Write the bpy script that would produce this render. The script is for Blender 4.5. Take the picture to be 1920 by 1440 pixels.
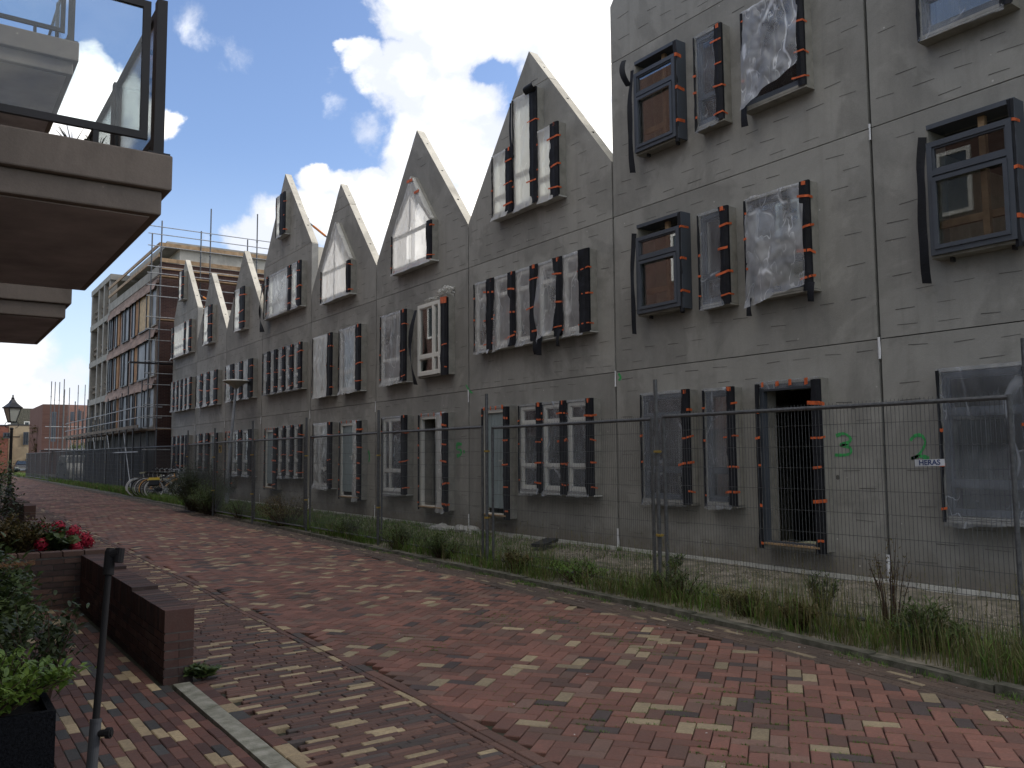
import bpy, math, random
from math import radians, sin, cos, pi, sqrt, atan2, floor
from mathutils import Vector, Matrix, noise
from mathutils.geometry import tessellate_polygon
random.seed(7)
R_ = random.Random(11)
scene = bpy.context.scene
col = scene.collection
for o in list(bpy.data.objects): bpy.data.objects.remove(o)

# ------------------------------------------------------------------ camera
H = 1.6
FPX = 1600.0
cd = bpy.data.cameras.new('camera'); cam = bpy.data.objects.new('camera', cd); col.objects.link(cam)
cam.location = (0, 0, H)
CR = (Matrix.Rotation(radians(-34.9), 3, 'Z') @ Matrix.Rotation(radians(94.82), 3, 'X') @ Matrix.Rotation(radians(-0.42), 3, 'Z'))
cam.rotation_euler = CR.to_euler()
cd.sensor_width = 36; cd.lens = 36 * FPX / 1920; cd.clip_start = 0.05; cd.clip_end = 2000
scene.camera = cam
def ray(x, y): return (CR @ Vector(((x - 960) / FPX, -(y - 720) / FPX, -1))).normalized()

# ------------------------------------------------------------------ node helper
class NT:
    def __init__(s, nt):
        s.t = nt; nt.nodes.clear()
    def n(s, typ, ins=None, **kw):
        nd = s.t.nodes.new(typ)
        for k, v in kw.items(): setattr(nd, k, v)
        for k, v in (ins or {}).items():
            sk = nd.inputs[k]
            if isinstance(v, bpy.types.NodeSocket): s.t.links.new(v, sk)
            else: sk.default_value = v
        return nd
    def m(s, op, a, b=None, c=None, clamp=False):
        nd = s.t.nodes.new('ShaderNodeMath'); nd.operation = op; nd.use_clamp = clamp
        for i, v in enumerate((a, b, c)):
            if v is None: continue
            if isinstance(v, bpy.types.NodeSocket): s.t.links.new(v, nd.inputs[i])
            else: nd.inputs[i].default_value = v
        return nd.outputs[0]
    def mix(s, f, a, b, blend='MIX'):
        nd = s.t.nodes.new('ShaderNodeMix'); nd.data_type = 'RGBA'; nd.blend_type = blend
        for i, v in ((0, f), (6, a), (7, b)):
            if isinstance(v, bpy.types.NodeSocket): s.t.links.new(v, nd.inputs[i])
            elif i == 0: nd.inputs[i].default_value = v
            else: nd.inputs[i].default_value = (*v[:3], 1)
        return nd.outputs[2]
    def rng(s, v, a, b, c=0., d=1., smooth=False):
        nd = s.t.nodes.new('ShaderNodeMapRange')
        if smooth: nd.interpolation_type = 'SMOOTHSTEP'
        s.t.links.new(v, nd.inputs[0])
        for i, q in enumerate((a, b, c, d)): nd.inputs[i + 1].default_value = q
        return nd.outputs[0]
    def noise(s, vec, scale, detail=4, rough=.55, dist=0.):
        return s.n('ShaderNodeTexNoise', {'Vector': vec, 'Scale': scale, 'Detail': detail, 'Roughness': rough, 'Distortion': dist})
    def mapv(s, vec, sc=(1, 1, 1), rot=(0, 0, 0)):
        return s.n('ShaderNodeMapping', {'Vector': vec, 'Scale': sc, 'Rotation': rot}).outputs[0]

# ------------------------------------------------------------------ sky and sun
SUN_EL, SUN_AZ = radians(32), radians(106)        # azimuth measured clockwise from +Y
w = bpy.data.worlds.new("World"); scene.world = w; w.use_nodes = True
T = NT(w.node_tree)
sky = T.n('ShaderNodeTexSky', sky_type='NISHITA')
sky.sun_disc = False; sky.sun_elevation = SUN_EL; sky.sun_rotation = SUN_AZ
sky.air_density = 1.0; sky.dust_density = 1.2; sky.ozone_density = 2.0
tc = T.n('ShaderNodeTexCoord').outputs['Generated']
n1 = T.noise(tc, 9.0, 9, .6, .3)
warp = T.n('ShaderNodeVectorMath', {0: n1.outputs['Color'], 1: (.5, .5, .5)}, operation='SUBTRACT').outputs[0]
warp = T.n('ShaderNodeVectorMath', {0: warp, 'Scale': .085}, operation='SCALE').outputs[0]
dirv = T.n('ShaderNodeVectorMath', {0: tc, 1: warp}, operation='ADD').outputs[0]
BL = [ # x, y, radius, strength (seen clouds; last row unseen, added for light)
 (770,10,75,1),(850,50,110,1),(960,0,120,1),(1060,40,120,1),(1130,100,110,1),(770,150,75,.9),(690,115,38,.8),(655,100,22,.7),
 (850,200,80,.9),(1050,180,90,1),(1100,270,100,1),(1010,300,90,1),(860,290,95,.95),(760,300,55,.8),(900,380,100,1),(800,270,80,.7),
 (640,200,40,.36),(690,235,45,.42),(640,150,30,.3),
 (592,338,42,1.2),(640,352,36,1.1),(690,355,42,1.2),(735,390,60,1.2),(590,400,60,1),(660,430,80,1.2),(520,430,50,.75),(480,455,40,.65),(790,440,80,1.2),
 (175,150,45,1.3),(150,200,55,1.3),(225,190,50,1.2),(280,230,40,1.1),(190,260,60,1.3),(110,230,50,1.2),(310,240,30,.9),
 (360,45,58,.31),(385,78,50,.3),(450,98,62,.31),(425,130,40,.26),(540,95,22,.18),(400,460,25,.25),
 (10,680,70,.8),(60,710,45,.65),(95,745,75,.75),(20,770,90,.75),(130,720,45,.6),(150,690,40,.45),(60,640,60,.5),(180,760,60,.5),
 (1300,-300,420,.9),(1900,-200,500,.9),(300,-600,420,.6),(2600,300,500,.9),(-900,300,520,.8),(-400,-300,260,.5),(1500,-1000,500,.7)]
field = None
for (x, y, r, s_) in BL:
    c = ray(x, y); off = sqrt((x - 960) ** 2 + (y - 720) ** 2) / FPX
    rad = r / FPX / (1 + off * off) ** .75 * 1.75
    d = T.n('ShaderNodeVectorMath', {0: dirv, 1: tuple(c)}, operation='DISTANCE').outputs['Value']
    b = T.rng(d, 0, rad, s_, 0, smooth=True)
    field = b if field is None else T.m('MAXIMUM', field, b)
for q in [(-.6, -.7, .45, .55, 1.), (.3, -.9, .4, .5, .8), (-.9, .0, .5, .5, 1.), (-.1, -.3, .95, .95, 1.5), (-.5, .1, .9, .6, 1.3)]:  # unseen clouds overhead and behind the camera, added to brighten facade and ground
    c = Vector(q[:3]).normalized()
    d = T.n('ShaderNodeVectorMath', {0: dirv, 1: tuple(c)}, operation='DISTANCE').outputs['Value']
    field = T.m('MAXIMUM', field, T.rng(d, 0, q[3], q[4], 0, smooth=True))
for (x, y, r) in [(915, 125, 46), (600, 270, 60), (620, 30, 80)]:
    c = ray(x, y)
    d = T.n('ShaderNodeVectorMath', {0: dirv, 1: tuple(c)}, operation='DISTANCE').outputs['Value']
    field = T.m('SUBTRACT', field, T.rng(d, 0, r / FPX, .6, 0, smooth=True))
n2 = T.noise(tc, 13.0, 9, .66, .3)
fb = T.m('ADD', field, T.m('MULTIPLY', T.m('SUBTRACT', n2.outputs[0], .5), .55))
cover = T.rng(fb, .2, .5, 0, 1, smooth=True)
n3 = T.noise(T.mapv(tc, (1, 1, 1.6)), 7.0, 7, .6)
shade = T.rng(T.m('ADD', n3.outputs[0], T.m('MULTIPLY', T.rng(field, .5, 1.25), .28)), .45, .78, 0, 1, smooth=True)
ccol = T.mix(shade, (6.3, 6.6, 7.3), (14.5, 14.0, 13.0))
sepd = T.n('ShaderNodeSeparateXYZ', {0: tc})
hz = T.rng(sepd.outputs[2], 0.0, .35, .55, 0, smooth=True)
skyc = T.mix(hz, T.mix(1.0, sky.outputs[0], (1.33, 1.35, 1.5), 'MULTIPLY'), (6.6, 7.6, 8.6))
fin = T.mix(T.m('MULTIPLY', cover, .97), skyc, ccol)
bg = T.n('ShaderNodeBackground', {'Color': fin, 'Strength': .1})
T.n('ShaderNodeOutputWorld', {'Surface': bg.outputs[0]})
ld = bpy.data.lights.new('sun', 'SUN'); ld.energy = 2.0; ld.angle = radians(10); ld.color = (1, .95, .88)
sun = bpy.data.objects.new('sun', ld); col.objects.link(sun)
sd = Vector((sin(SUN_AZ) * cos(SUN_EL), cos(SUN_AZ) * cos(SUN_EL), sin(SUN_EL)))
sun.rotation_euler = (-sd).to_track_quat('-Z', 'Y').to_euler(); sun.location = sd * 60
vs = scene.view_settings
vs.view_transform = 'Standard'; vs.look = 'None'; vs.gamma = 1; vs.use_curve_mapping = False; vs.exposure = 0.55

# ------------------------------------------------------------------ materials
MAT = {}
def mat(name, color, rough=.8, metal=0., var=.25, vscale=3., bump=.0, bscale=60., spec=.4, color2=None, detail=5):
    m = bpy.data.materials.new(name); m.use_nodes = True
    t = NT(m.node_tree); tc = t.n('ShaderNodeTexCoord').outputs['Object']
    n = t.noise(tc, vscale, detail, .6)
    c2 = color2 or tuple(x * (1 - var * 1.4) for x in color)
    c1 = tuple(min(1, x * (1 + var * .6)) for x in color)
    c = t.mix(t.rng(n.outputs[0], .3, .7), c2, c1)
    ins = {'Base Color': c, 'Roughness': rough, 'Metallic': metal, 'Specular IOR Level': spec}
    p = t.n('ShaderNodeBsdfPrincipled', ins)
    if bump:
        nb = t.noise(tc, bscale, 4, .6)
        b = t.n('ShaderNodeBump', {'Height': nb.outputs[0], 'Strength': bump, 'Distance': .01})
        t.t.links.new(b.outputs[0], p.inputs['Normal'])
    t.n('ShaderNodeOutputMaterial', {'Surface': p.outputs[0]})
    MAT[name] = m; return m

def concrete(name, base, warm, seed=0., splash=False):
    m = bpy.data.materials.new(name); m.use_nodes = True
    t = NT(m.node_tree); tc = t.n('ShaderNodeTexCoord').outputs['Object']
    oi = t.n('ShaderNodeObjectInfo').outputs['Random']
    off = t.n('ShaderNodeVectorMath', {0: tc, 1: (seed, seed, seed)}, operation='ADD').outputs[0]
    off = t.n('ShaderNodeVectorMath', {0: off, 1: t.n('ShaderNodeCombineXYZ', {0: t.m('MULTIPLY', oi, 37.), 1: 0., 2: 0.}).outputs[0]}, operation='ADD').outputs[0]
    a = t.noise(off, .55, 6, .62, .6)
    b = t.noise(t.mapv(off, (1, 1, .8)), 1.7, 8, .68, .5)
    c = t.noise(off, 60, 3, .6)
    pat = t.rng(a.outputs[0], .46, .54, 0, 1, smooth=True)
    k = t.m('ADD', t.m('MULTIPLY', pat, .3), t.m('MULTIPLY', t.rng(b.outputs[0], .3, .72), .42))
    k = t.m('ADD', k, t.m('MULTIPLY', t.m('SUBTRACT', c.outputs[0], .5), .35), clamp=True)
    colr = t.mix(k, tuple(x * .68 for x in base), tuple(x * 1.22 for x in warm))
    colr = t.mix(t.m('MULTIPLY', oi, .22), colr, tuple(x * .75 for x in base))
    st = t.noise(t.mapv(off, (5, 5, .22)), 1.3, 5, .6)
    colr = t.mix(t.rng(st.outputs[0], .52, .75, 0, .3), colr, tuple(x * .5 for x in base))
    if splash:
        zz = t.n('ShaderNodeSeparateXYZ', {0: tc}).outputs[2]
        q = t.m('ADD', zz, t.m('MULTIPLY', t.m('SUBTRACT', t.noise(off, 3.5, 6, .7).outputs[0], .5), .9))
        colr = t.mix(t.rng(q, .1, .55, .6, 0, smooth=True), colr, (.12, .1, .075))
    # pale lime specks
    vo = t.n('ShaderNodeTexVoronoi', {'Vector': off, 'Scale': 3.5})
    sp = t.rng(vo.outputs['Distance'], .02, .05, .6, 0)
    colr = t.mix(sp, colr, tuple(x * 2 for x in warm))
    bb = t.m('ADD', t.m('MULTIPLY', c.outputs[0], .35), t.m('MULTIPLY', t.noise(off, 9, 5, .7).outputs[0], .9))
    bp = t.n('ShaderNodeBump', {'Height': bb, 'Strength': .35, 'Distance': .012})
    p = t.n('ShaderNodeBsdfPrincipled', {'Base Color': colr, 'Roughness': .88, 'Specular IOR Level': .3, 'Normal': bp.outputs[0]})
    t.n('ShaderNodeOutputMaterial', {'Surface': p.outputs[0]})
    MAT[name] = m; return m

def attrmat(name, rough=.85, bump=.45, dirt=.38):
    m = bpy.data.materials.new(name); m.use_nodes = True
    t = NT(m.node_tree); tc = t.n('ShaderNodeTexCoord').outputs['Object']
    at = t.n('ShaderNodeAttribute', attribute_name='Col').outputs['Color']
    a = t.noise(tc, 1.1, 5, .6); b = t.noise(tc, 55, 5, .7); g = t.noise(tc, 11, 4, .6)
    c = t.mix(t.rng(a.outputs[0], .35, .7, 0, dirt), at, (.06, .052, .045))
    c = t.mix(t.rng(g.outputs[0], .4, .75, 0, .26), c, (.12, .098, .083))
    c = t.mix(t.rng(b.outputs[0], .35, .75, 0, .42), c, (.05, .035, .03), 'MULTIPLY')
    c = t.mix(t.rng(b.outputs[0], .58, .72, 0, .3), c, (.3, .22, .18))
    bp = t.n('ShaderNodeBump', {'Height': t.m('ADD', b.outputs[0], g.outputs[0]), 'Strength': bump, 'Distance': .006})
    p = t.n('ShaderNodeBsdfPrincipled', {'Base Color': c, 'Roughness': rough, 'Specular IOR Level': .35, 'Normal': bp.outputs[0]})
    t.n('ShaderNodeOutputMaterial', {'Surface': p.outputs[0]})
    MAT[name] = m; return m

def film(name, tint, lo, hi, transl=.35, bmp=.55):
    m = bpy.data.materials.new(name); m.use_nodes = True
    t = NT(m.node_tree); tc = t.n('ShaderNodeTexCoord').outputs['Object']
    oi = t.n('ShaderNodeObjectInfo').outputs['Random']
    of = t.n('ShaderNodeVectorMath', {0: tc, 1: t.n('ShaderNodeCombineXYZ', {0: t.m('MULTIPLY', oi, 17.), 1: t.m('MULTIPLY', oi, 11.), 2: 0.}).outputs[0]}, operation='ADD').outputs[0]
    a = t.noise(t.mapv(of, (1, 1, .5), (.55, 0, 0)), 2.0, 1.6, .4, .15)
    b = t.noise(t.mapv(of, (1, 1.5, .6), (-.75, 0, 0)), 3.8, 1.8, .45, .2)
    g = t.noise(of, 1.6, 3, .5, .3)
    rid = t.m('ABSOLUTE', t.m('SUBTRACT', a.outputs[0], .5))
    rid2 = t.m('ABSOLUTE', t.m('SUBTRACT', b.outputs[0], .5))
    cre = t.m('MAXIMUM', t.rng(rid, 0, .022, 1, 0, smooth=True), t.rng(rid2, 0, .016, .75, 0, smooth=True))
    cre = t.m('MULTIPLY', cre, t.rng(t.noise(of, 3.1, 2).outputs[0], .42, .6, 0, 1))
    h = t.m('SUBTRACT', t.m('ADD', t.rng(rid, 0, .16), t.m('MULTIPLY', t.rng(rid2, 0, .12), .6)), t.m('MULTIPLY', cre, .25))
    bp = t.n('ShaderNodeBump', {'Height': h, 'Strength': bmp, 'Distance': .02})
    df = t.n('ShaderNodeBsdfPrincipled', {'Base Color': (*tint, 1), 'Roughness': .22, 'Specular IOR Level': .8, 'Normal': bp.outputs[0]})
    tr = t.n('ShaderNodeBsdfTranslucent', {'Color': (*tint, 1), 'Normal': bp.outputs[0]})
    body = t.n('ShaderNodeMixShader', {0: transl, 1: df.outputs[0], 2: tr.outputs[0]})
    tp = t.n('ShaderNodeBsdfTransparent', {'Color': (.93, .94, .95, 1)})
    f = t.m('ADD', t.rng(g.outputs[0], .3, .7, lo, lo + (hi - lo) * .5), t.m('MULTIPLY', cre, (hi - lo) * .9), clamp=True)
    mx = t.n('ShaderNodeMixShader', {0: f, 1: tp.outputs[0], 2: body.outputs[0]})
    t.n('ShaderNodeOutputMaterial', {'Surface': mx.outputs[0]})
    MAT[name] = m; return m

def glass(name, tint=(.9, .95, .95), refl=1., base=.04, haze=0.):
    m = bpy.data.materials.new(name); m.use_nodes = True
    t = NT(m.node_tree)
    lw = t.n('ShaderNodeFresnel', {'IOR': 1.5}).outputs[0]
    f = t.m('ADD', t.m('MULTIPLY', lw, refl), base, clamp=True)
    tp = t.n('ShaderNodeBsdfTransparent', {'Color': (*tint, 1)})
    gl = t.n('ShaderNodeBsdfGlossy', {'Roughness': .01, 'Color': (1, 1, 1, 1)})
    mx = t.n('ShaderNodeMixShader', {0: f, 1: tp.outputs[0], 2: gl.outputs[0]})
    if haze:
        dfs = t.n('ShaderNodeBsdfDiffuse', {'Color': (.6, .62, .62, 1)})
        mx = t.n('ShaderNodeMixShader', {0: haze, 1: mx.outputs[0], 2: dfs.outputs[0]})
    t.n('ShaderNodeOutputMaterial', {'Surface': mx.outputs[0]})
    MAT[name] = m; return m

def brickmat(name, c1, c2, mortar, scale=1., bw=.22, rh=.065, rot=(0, 0, 0), squash=1.):
    """brick pattern over vertical faces; rot turns the object so that x runs along the wall and y up"""
    m = bpy.data.materials.new(name); m.use_nodes = True
    t = NT(m.node_tree); tc = t.n('ShaderNodeTexCoord').outputs['Object']
    v = t.n('ShaderNodeSeparateXYZ', {0: tc})
    uv = t.n('ShaderNodeCombineXYZ', {0: t.m('ADD', v.outputs[0], v.outputs[1]), 1: v.outputs[2], 2: 0.}).outputs[0]
    b = t.n('ShaderNodeTexBrick', {'Vector': uv, 'Color1': (*c1, 1), 'Color2': (*c2, 1), 'Mortar': (*mortar, 1), 'Scale': 1.,
        'Mortar Size': .006, 'Brick Width': bw, 'Row Height': rh, 'Bias': 0.})
    n = t.noise(tc, .8, 5, .6)
    c = t.mix(t.rng(n.outputs[0], .3, .7, 0, .35), b.outputs[0], tuple(x * .6 for x in c1))
    bp = t.n('ShaderNodeBump', {'Height': b.outputs['Fac'], 'Strength': .5, 'Distance': -.006})
    p = t.n('ShaderNodeBsdfPrincipled', {'Base Color': c, 'Roughness': .9, 'Specular IOR Level': .2, 'Normal': bp.outputs[0]})
    t.n('ShaderNodeOutputMaterial', {'Surface': p.outputs[0]})
    MAT[name] = m; return m

concrete('facade_concrete', (.282, .279, .26), (.312, .308, .286), 0., True)
concrete('pale_lit_concrete', (.50, .47, .40), (.58, .55, .47), 5.)  # beige walls, plus light painted onto the raking gable edges
concrete('balcony_concrete', (.215, .18, .15), (.24, .2, .165), 9.)
mat('recess_shade', (.1, .098, .09), .9)  # dark tone painted in for the shade inside slots and sockets
mat('reveal_grey', (.26, .25, .22), .8, var=.2, vscale=6)
mat('sill_pale', (.5, .5, .47), .7, var=.2)
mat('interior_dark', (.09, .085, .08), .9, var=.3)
mat('frame_white', (.62, .61, .56), .5, var=.08)
mat('frame_dark', (.062, .072, .088), .45, var=.12, bump=.1)
mat('door_grey', (.23, .28, .29), .5, var=.08)
mat('membrane', (.009, .010, .014), .7, var=.4, bump=.5, bscale=25, spec=.25)
mat('tape_orange', (.62, .125, .035), .6, var=.35, vscale=14)
mat('timber', (.34, .23, .13), .7, var=.3, vscale=5, bump=.2)
mat('plywood', (.5, .36, .2), .7, var=.3, vscale=4)
mat('galvanised', (.1, .105, .11), .55, .3, var=.3, vscale=30, bump=.1)
mat('wire', (.08, .084, .088), .6, .2, var=.3, vscale=30)
mat('clamp', (.42, .3, .08), .45, .6, var=.3)
mat('scaffold_steel', (.34, .35, .36), .5, .2, var=.3, vscale=10)
mat('steel_dark', (.03, .03, .034), .5, .3, var=.2)
mat('rail_dark', (.022, .02, .02), .5, .2, var=.2)
mat('black_plastic', (.004, .004, .005), .85, var=.2, spec=.2)
mat('rubber', (.015, .015, .015), .8, var=.2)
mat('pole_grey', (.016, .018, .022), .8, .0, var=.2, vscale=10)
mat('white_plastic', (.62, .63, .65), .5, var=.15)
mat('earth', (.2, .175, .14), .95, var=.45, vscale=4, bump=1., bscale=25, color2=(.06, .06, .035), detail=9)
mat('rubble', (.34, .3, .25), .95, var=.5, vscale=14, bump=1., bscale=40)
mat('kerb_stone', (.12, .11, .09), .95, var=.45, vscale=7, bump=1., bscale=30, color2=(.035, .038, .022))
mat('pale_kerb', (.3, .285, .235), .9, var=.35, vscale=9, bump=.6, bscale=60, color2=(.13, .13, .09), detail=8)
mat('joint_sand', (.04, .035, .026), .95, var=.5, vscale=8, bump=.6, color2=(.028, .034, .016))
mat('mortar', (.16, .145, .125), .95, var=.3, vscale=10)
mat('far_ground', (.09, .1, .05), .95, var=.4, vscale=.3)
mat('soil', (.035, .026, .018), .95, bump=.8)
mat('paint_green', (.045, .36, .1), .7, var=.3, vscale=20)
mat('text_blue', (.025, .05, .16), .5)
mat('sign_white', (.55, .58, .62), .5)
mat('sign_yellow', (.6, .42, .03), .5)
mat('insulation', (.3, .215, .18), .9, var=.3, vscale=1.2)
mat('foil_silver', (.2, .215, .24), .5, .1, var=.35, vscale=1.5, bump=.4, bscale=8)
mat('grey_frame', (.30, .285, .255), .85, var=.25, vscale=1.5)
mat('orange_insul', (.36, .2, .1), .9, var=.3, vscale=2)
mat('car_black', (.012, .013, .016), .25, var=.1, spec=.6)
mat('car_silver', (.35, .4, .46), .3, .5, var=.1)
mat('car_glass', (.04, .05, .055), .1, spec=.8)
mat('lamp_glass', (.62, .64, .55), .2, var=.1)
mat('lamp_black', (.013, .013, .015), .4, var=.2)
mat('lamp_shell', (.33, .31, .25), .6, var=.2)
mat('planter_dark', (.009, .01, .012), .95, spec=.1, var=.7, vscale=90, bump=.6, bscale=120)
mat('bike_cream', (.42, .4, .28), .4, var=.1)
mat('bike_black', (.015, .015, .017), .35, var=.1)
mat('bike_orange', (.62, .32, .1), .4, var=.1)
mat('bike_yellow', (.62, .45, .06), .6, var=.15)
mat('bike_white', (.5, .5, .5), .4, var=.1)
mat('bike_grey', (.2, .22, .24), .4, .3, var=.1)
mat('rim_steel', (.5, .5, .48), .35, .6, var=.1)
mat('flower_red', (.42, .012, .04), .7, var=.5, vscale=40)
mat('flower_rust', (.17, .075, .025), .9, var=.4, vscale=30)
mat('flower_orange', (.5, .16, .03), .8, var=.3)
mat('stem_brown', (.06, .035, .022), .9)
mat('lamp_pole', (.26, .28, .3), .5, .2, var=.2)
mat('old_timber', (.17, .14, .11), .9, var=.4, vscale=3)
mat('roof_tar', (.05, .05, .052), .9)
mat('prop_orange', (.6, .2, .04), .5)
mat('cloth_dark', (.032, .036, .042), .9, var=.4, vscale=2)
concrete('far_beige', (.33, .27, .18), (.38, .31, .21), 3.)
brickmat('brick_dark', (.075, .04, .034), (.05, .028, .027), (.1, .08, .07))
brickmat('brick_red', (.24, .085, .055), (.17, .06, .045), (.2, .15, .12))
brickmat('brick_left', (.1, .05, .04), (.07, .037, .03), (.12, .1, .085))
brickmat('brick_far', (.17, .09, .07), (.13, .065, .052), (.2, .14, .12))
attrmat('paving'); attrmat('paving_dirty', dirt=.75); attrmat('wall_brick', dirt=.3)
film('film_clear', (.56, .6, .66), .11, .46, .25, .5)
film('film_crumpled', (.74, .76, .8), .17, 1.05, .3, .9)
film('film_white', (.7, .69, .655), .72, .98, .4)
film('film_mid', (.68, .69, .7), .3, .75, .3, .5)
glass('glass_clear', (.93, .96, .95), 1., .03, .0)
glass('glass_rail', (.88, .93, .95), .8, .0, .012)
glass('glass_dark', (.85, .87, .87), .65, .02)
def leafmat(name, c, c2, tr=.3):
    m = bpy.data.materials.new(name); m.use_nodes = True
    t = NT(m.node_tree); tc = t.n('ShaderNodeTexCoord').outputs['Object']
    n = t.noise(tc, 5., 4, .6); g = t.noise(tc, 45., 2, .5)
    cc = t.mix(t.rng(t.m('ADD', t.m('MULTIPLY', n.outputs[0], .6), t.m('MULTIPLY', g.outputs[0], .4)), .38, .62), c2, c)
    p = t.n('ShaderNodeBsdfPrincipled', {'Base Color': cc, 'Roughness': .5, 'Specular IOR Level': .35})
    tl = t.n('ShaderNodeBsdfTranslucent', {'Color': cc})
    mx = t.n('ShaderNodeMixShader', {0: tr, 1: p.outputs[0], 2: tl.outputs[0]})
    t.n('ShaderNodeOutputMaterial', {'Surface': mx.outputs[0]}); MAT[name] = m
leafmat('grass_green', (.13, .22, .035), (.05, .1, .018))
leafmat('grass_dry', (.19, .165, .07), (.075, .085, .03))
leafmat('leaf_dark', (.045, .065, .022), (.016, .028, .01))
leafmat('leaf_mid', (.11, .15, .045), (.04, .065, .02))
leafmat('leaf_bright', (.15, .23, .035), (.05, .095, .018))
leafmat('leaf_rust', (.15, .1, .035), (.05, .06, .02))
# scaffold cloth: woven net, a little see-through
m = bpy.data.materials.new('net'); m.use_nodes = True; t = NT(m.node_tree)
tcn = t.n('ShaderNodeTexCoord').outputs['Object']; nn = t.noise(tcn, 1.2, 4, .6)
p = t.n('ShaderNodeBsdfPrincipled', {'Base Color': t.mix(nn.outputs[0], (.008, .01, .012), (.026, .028, .032)), 'Roughness': .9})
mx = t.n('ShaderNodeMixShader', {0: .74, 1: t.n('ShaderNodeBsdfTransparent').outputs[0], 2: p.outputs[0]})
t.n('ShaderNodeOutputMaterial', {'Surface': mx.outputs[0]}); MAT['net'] = m

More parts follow.
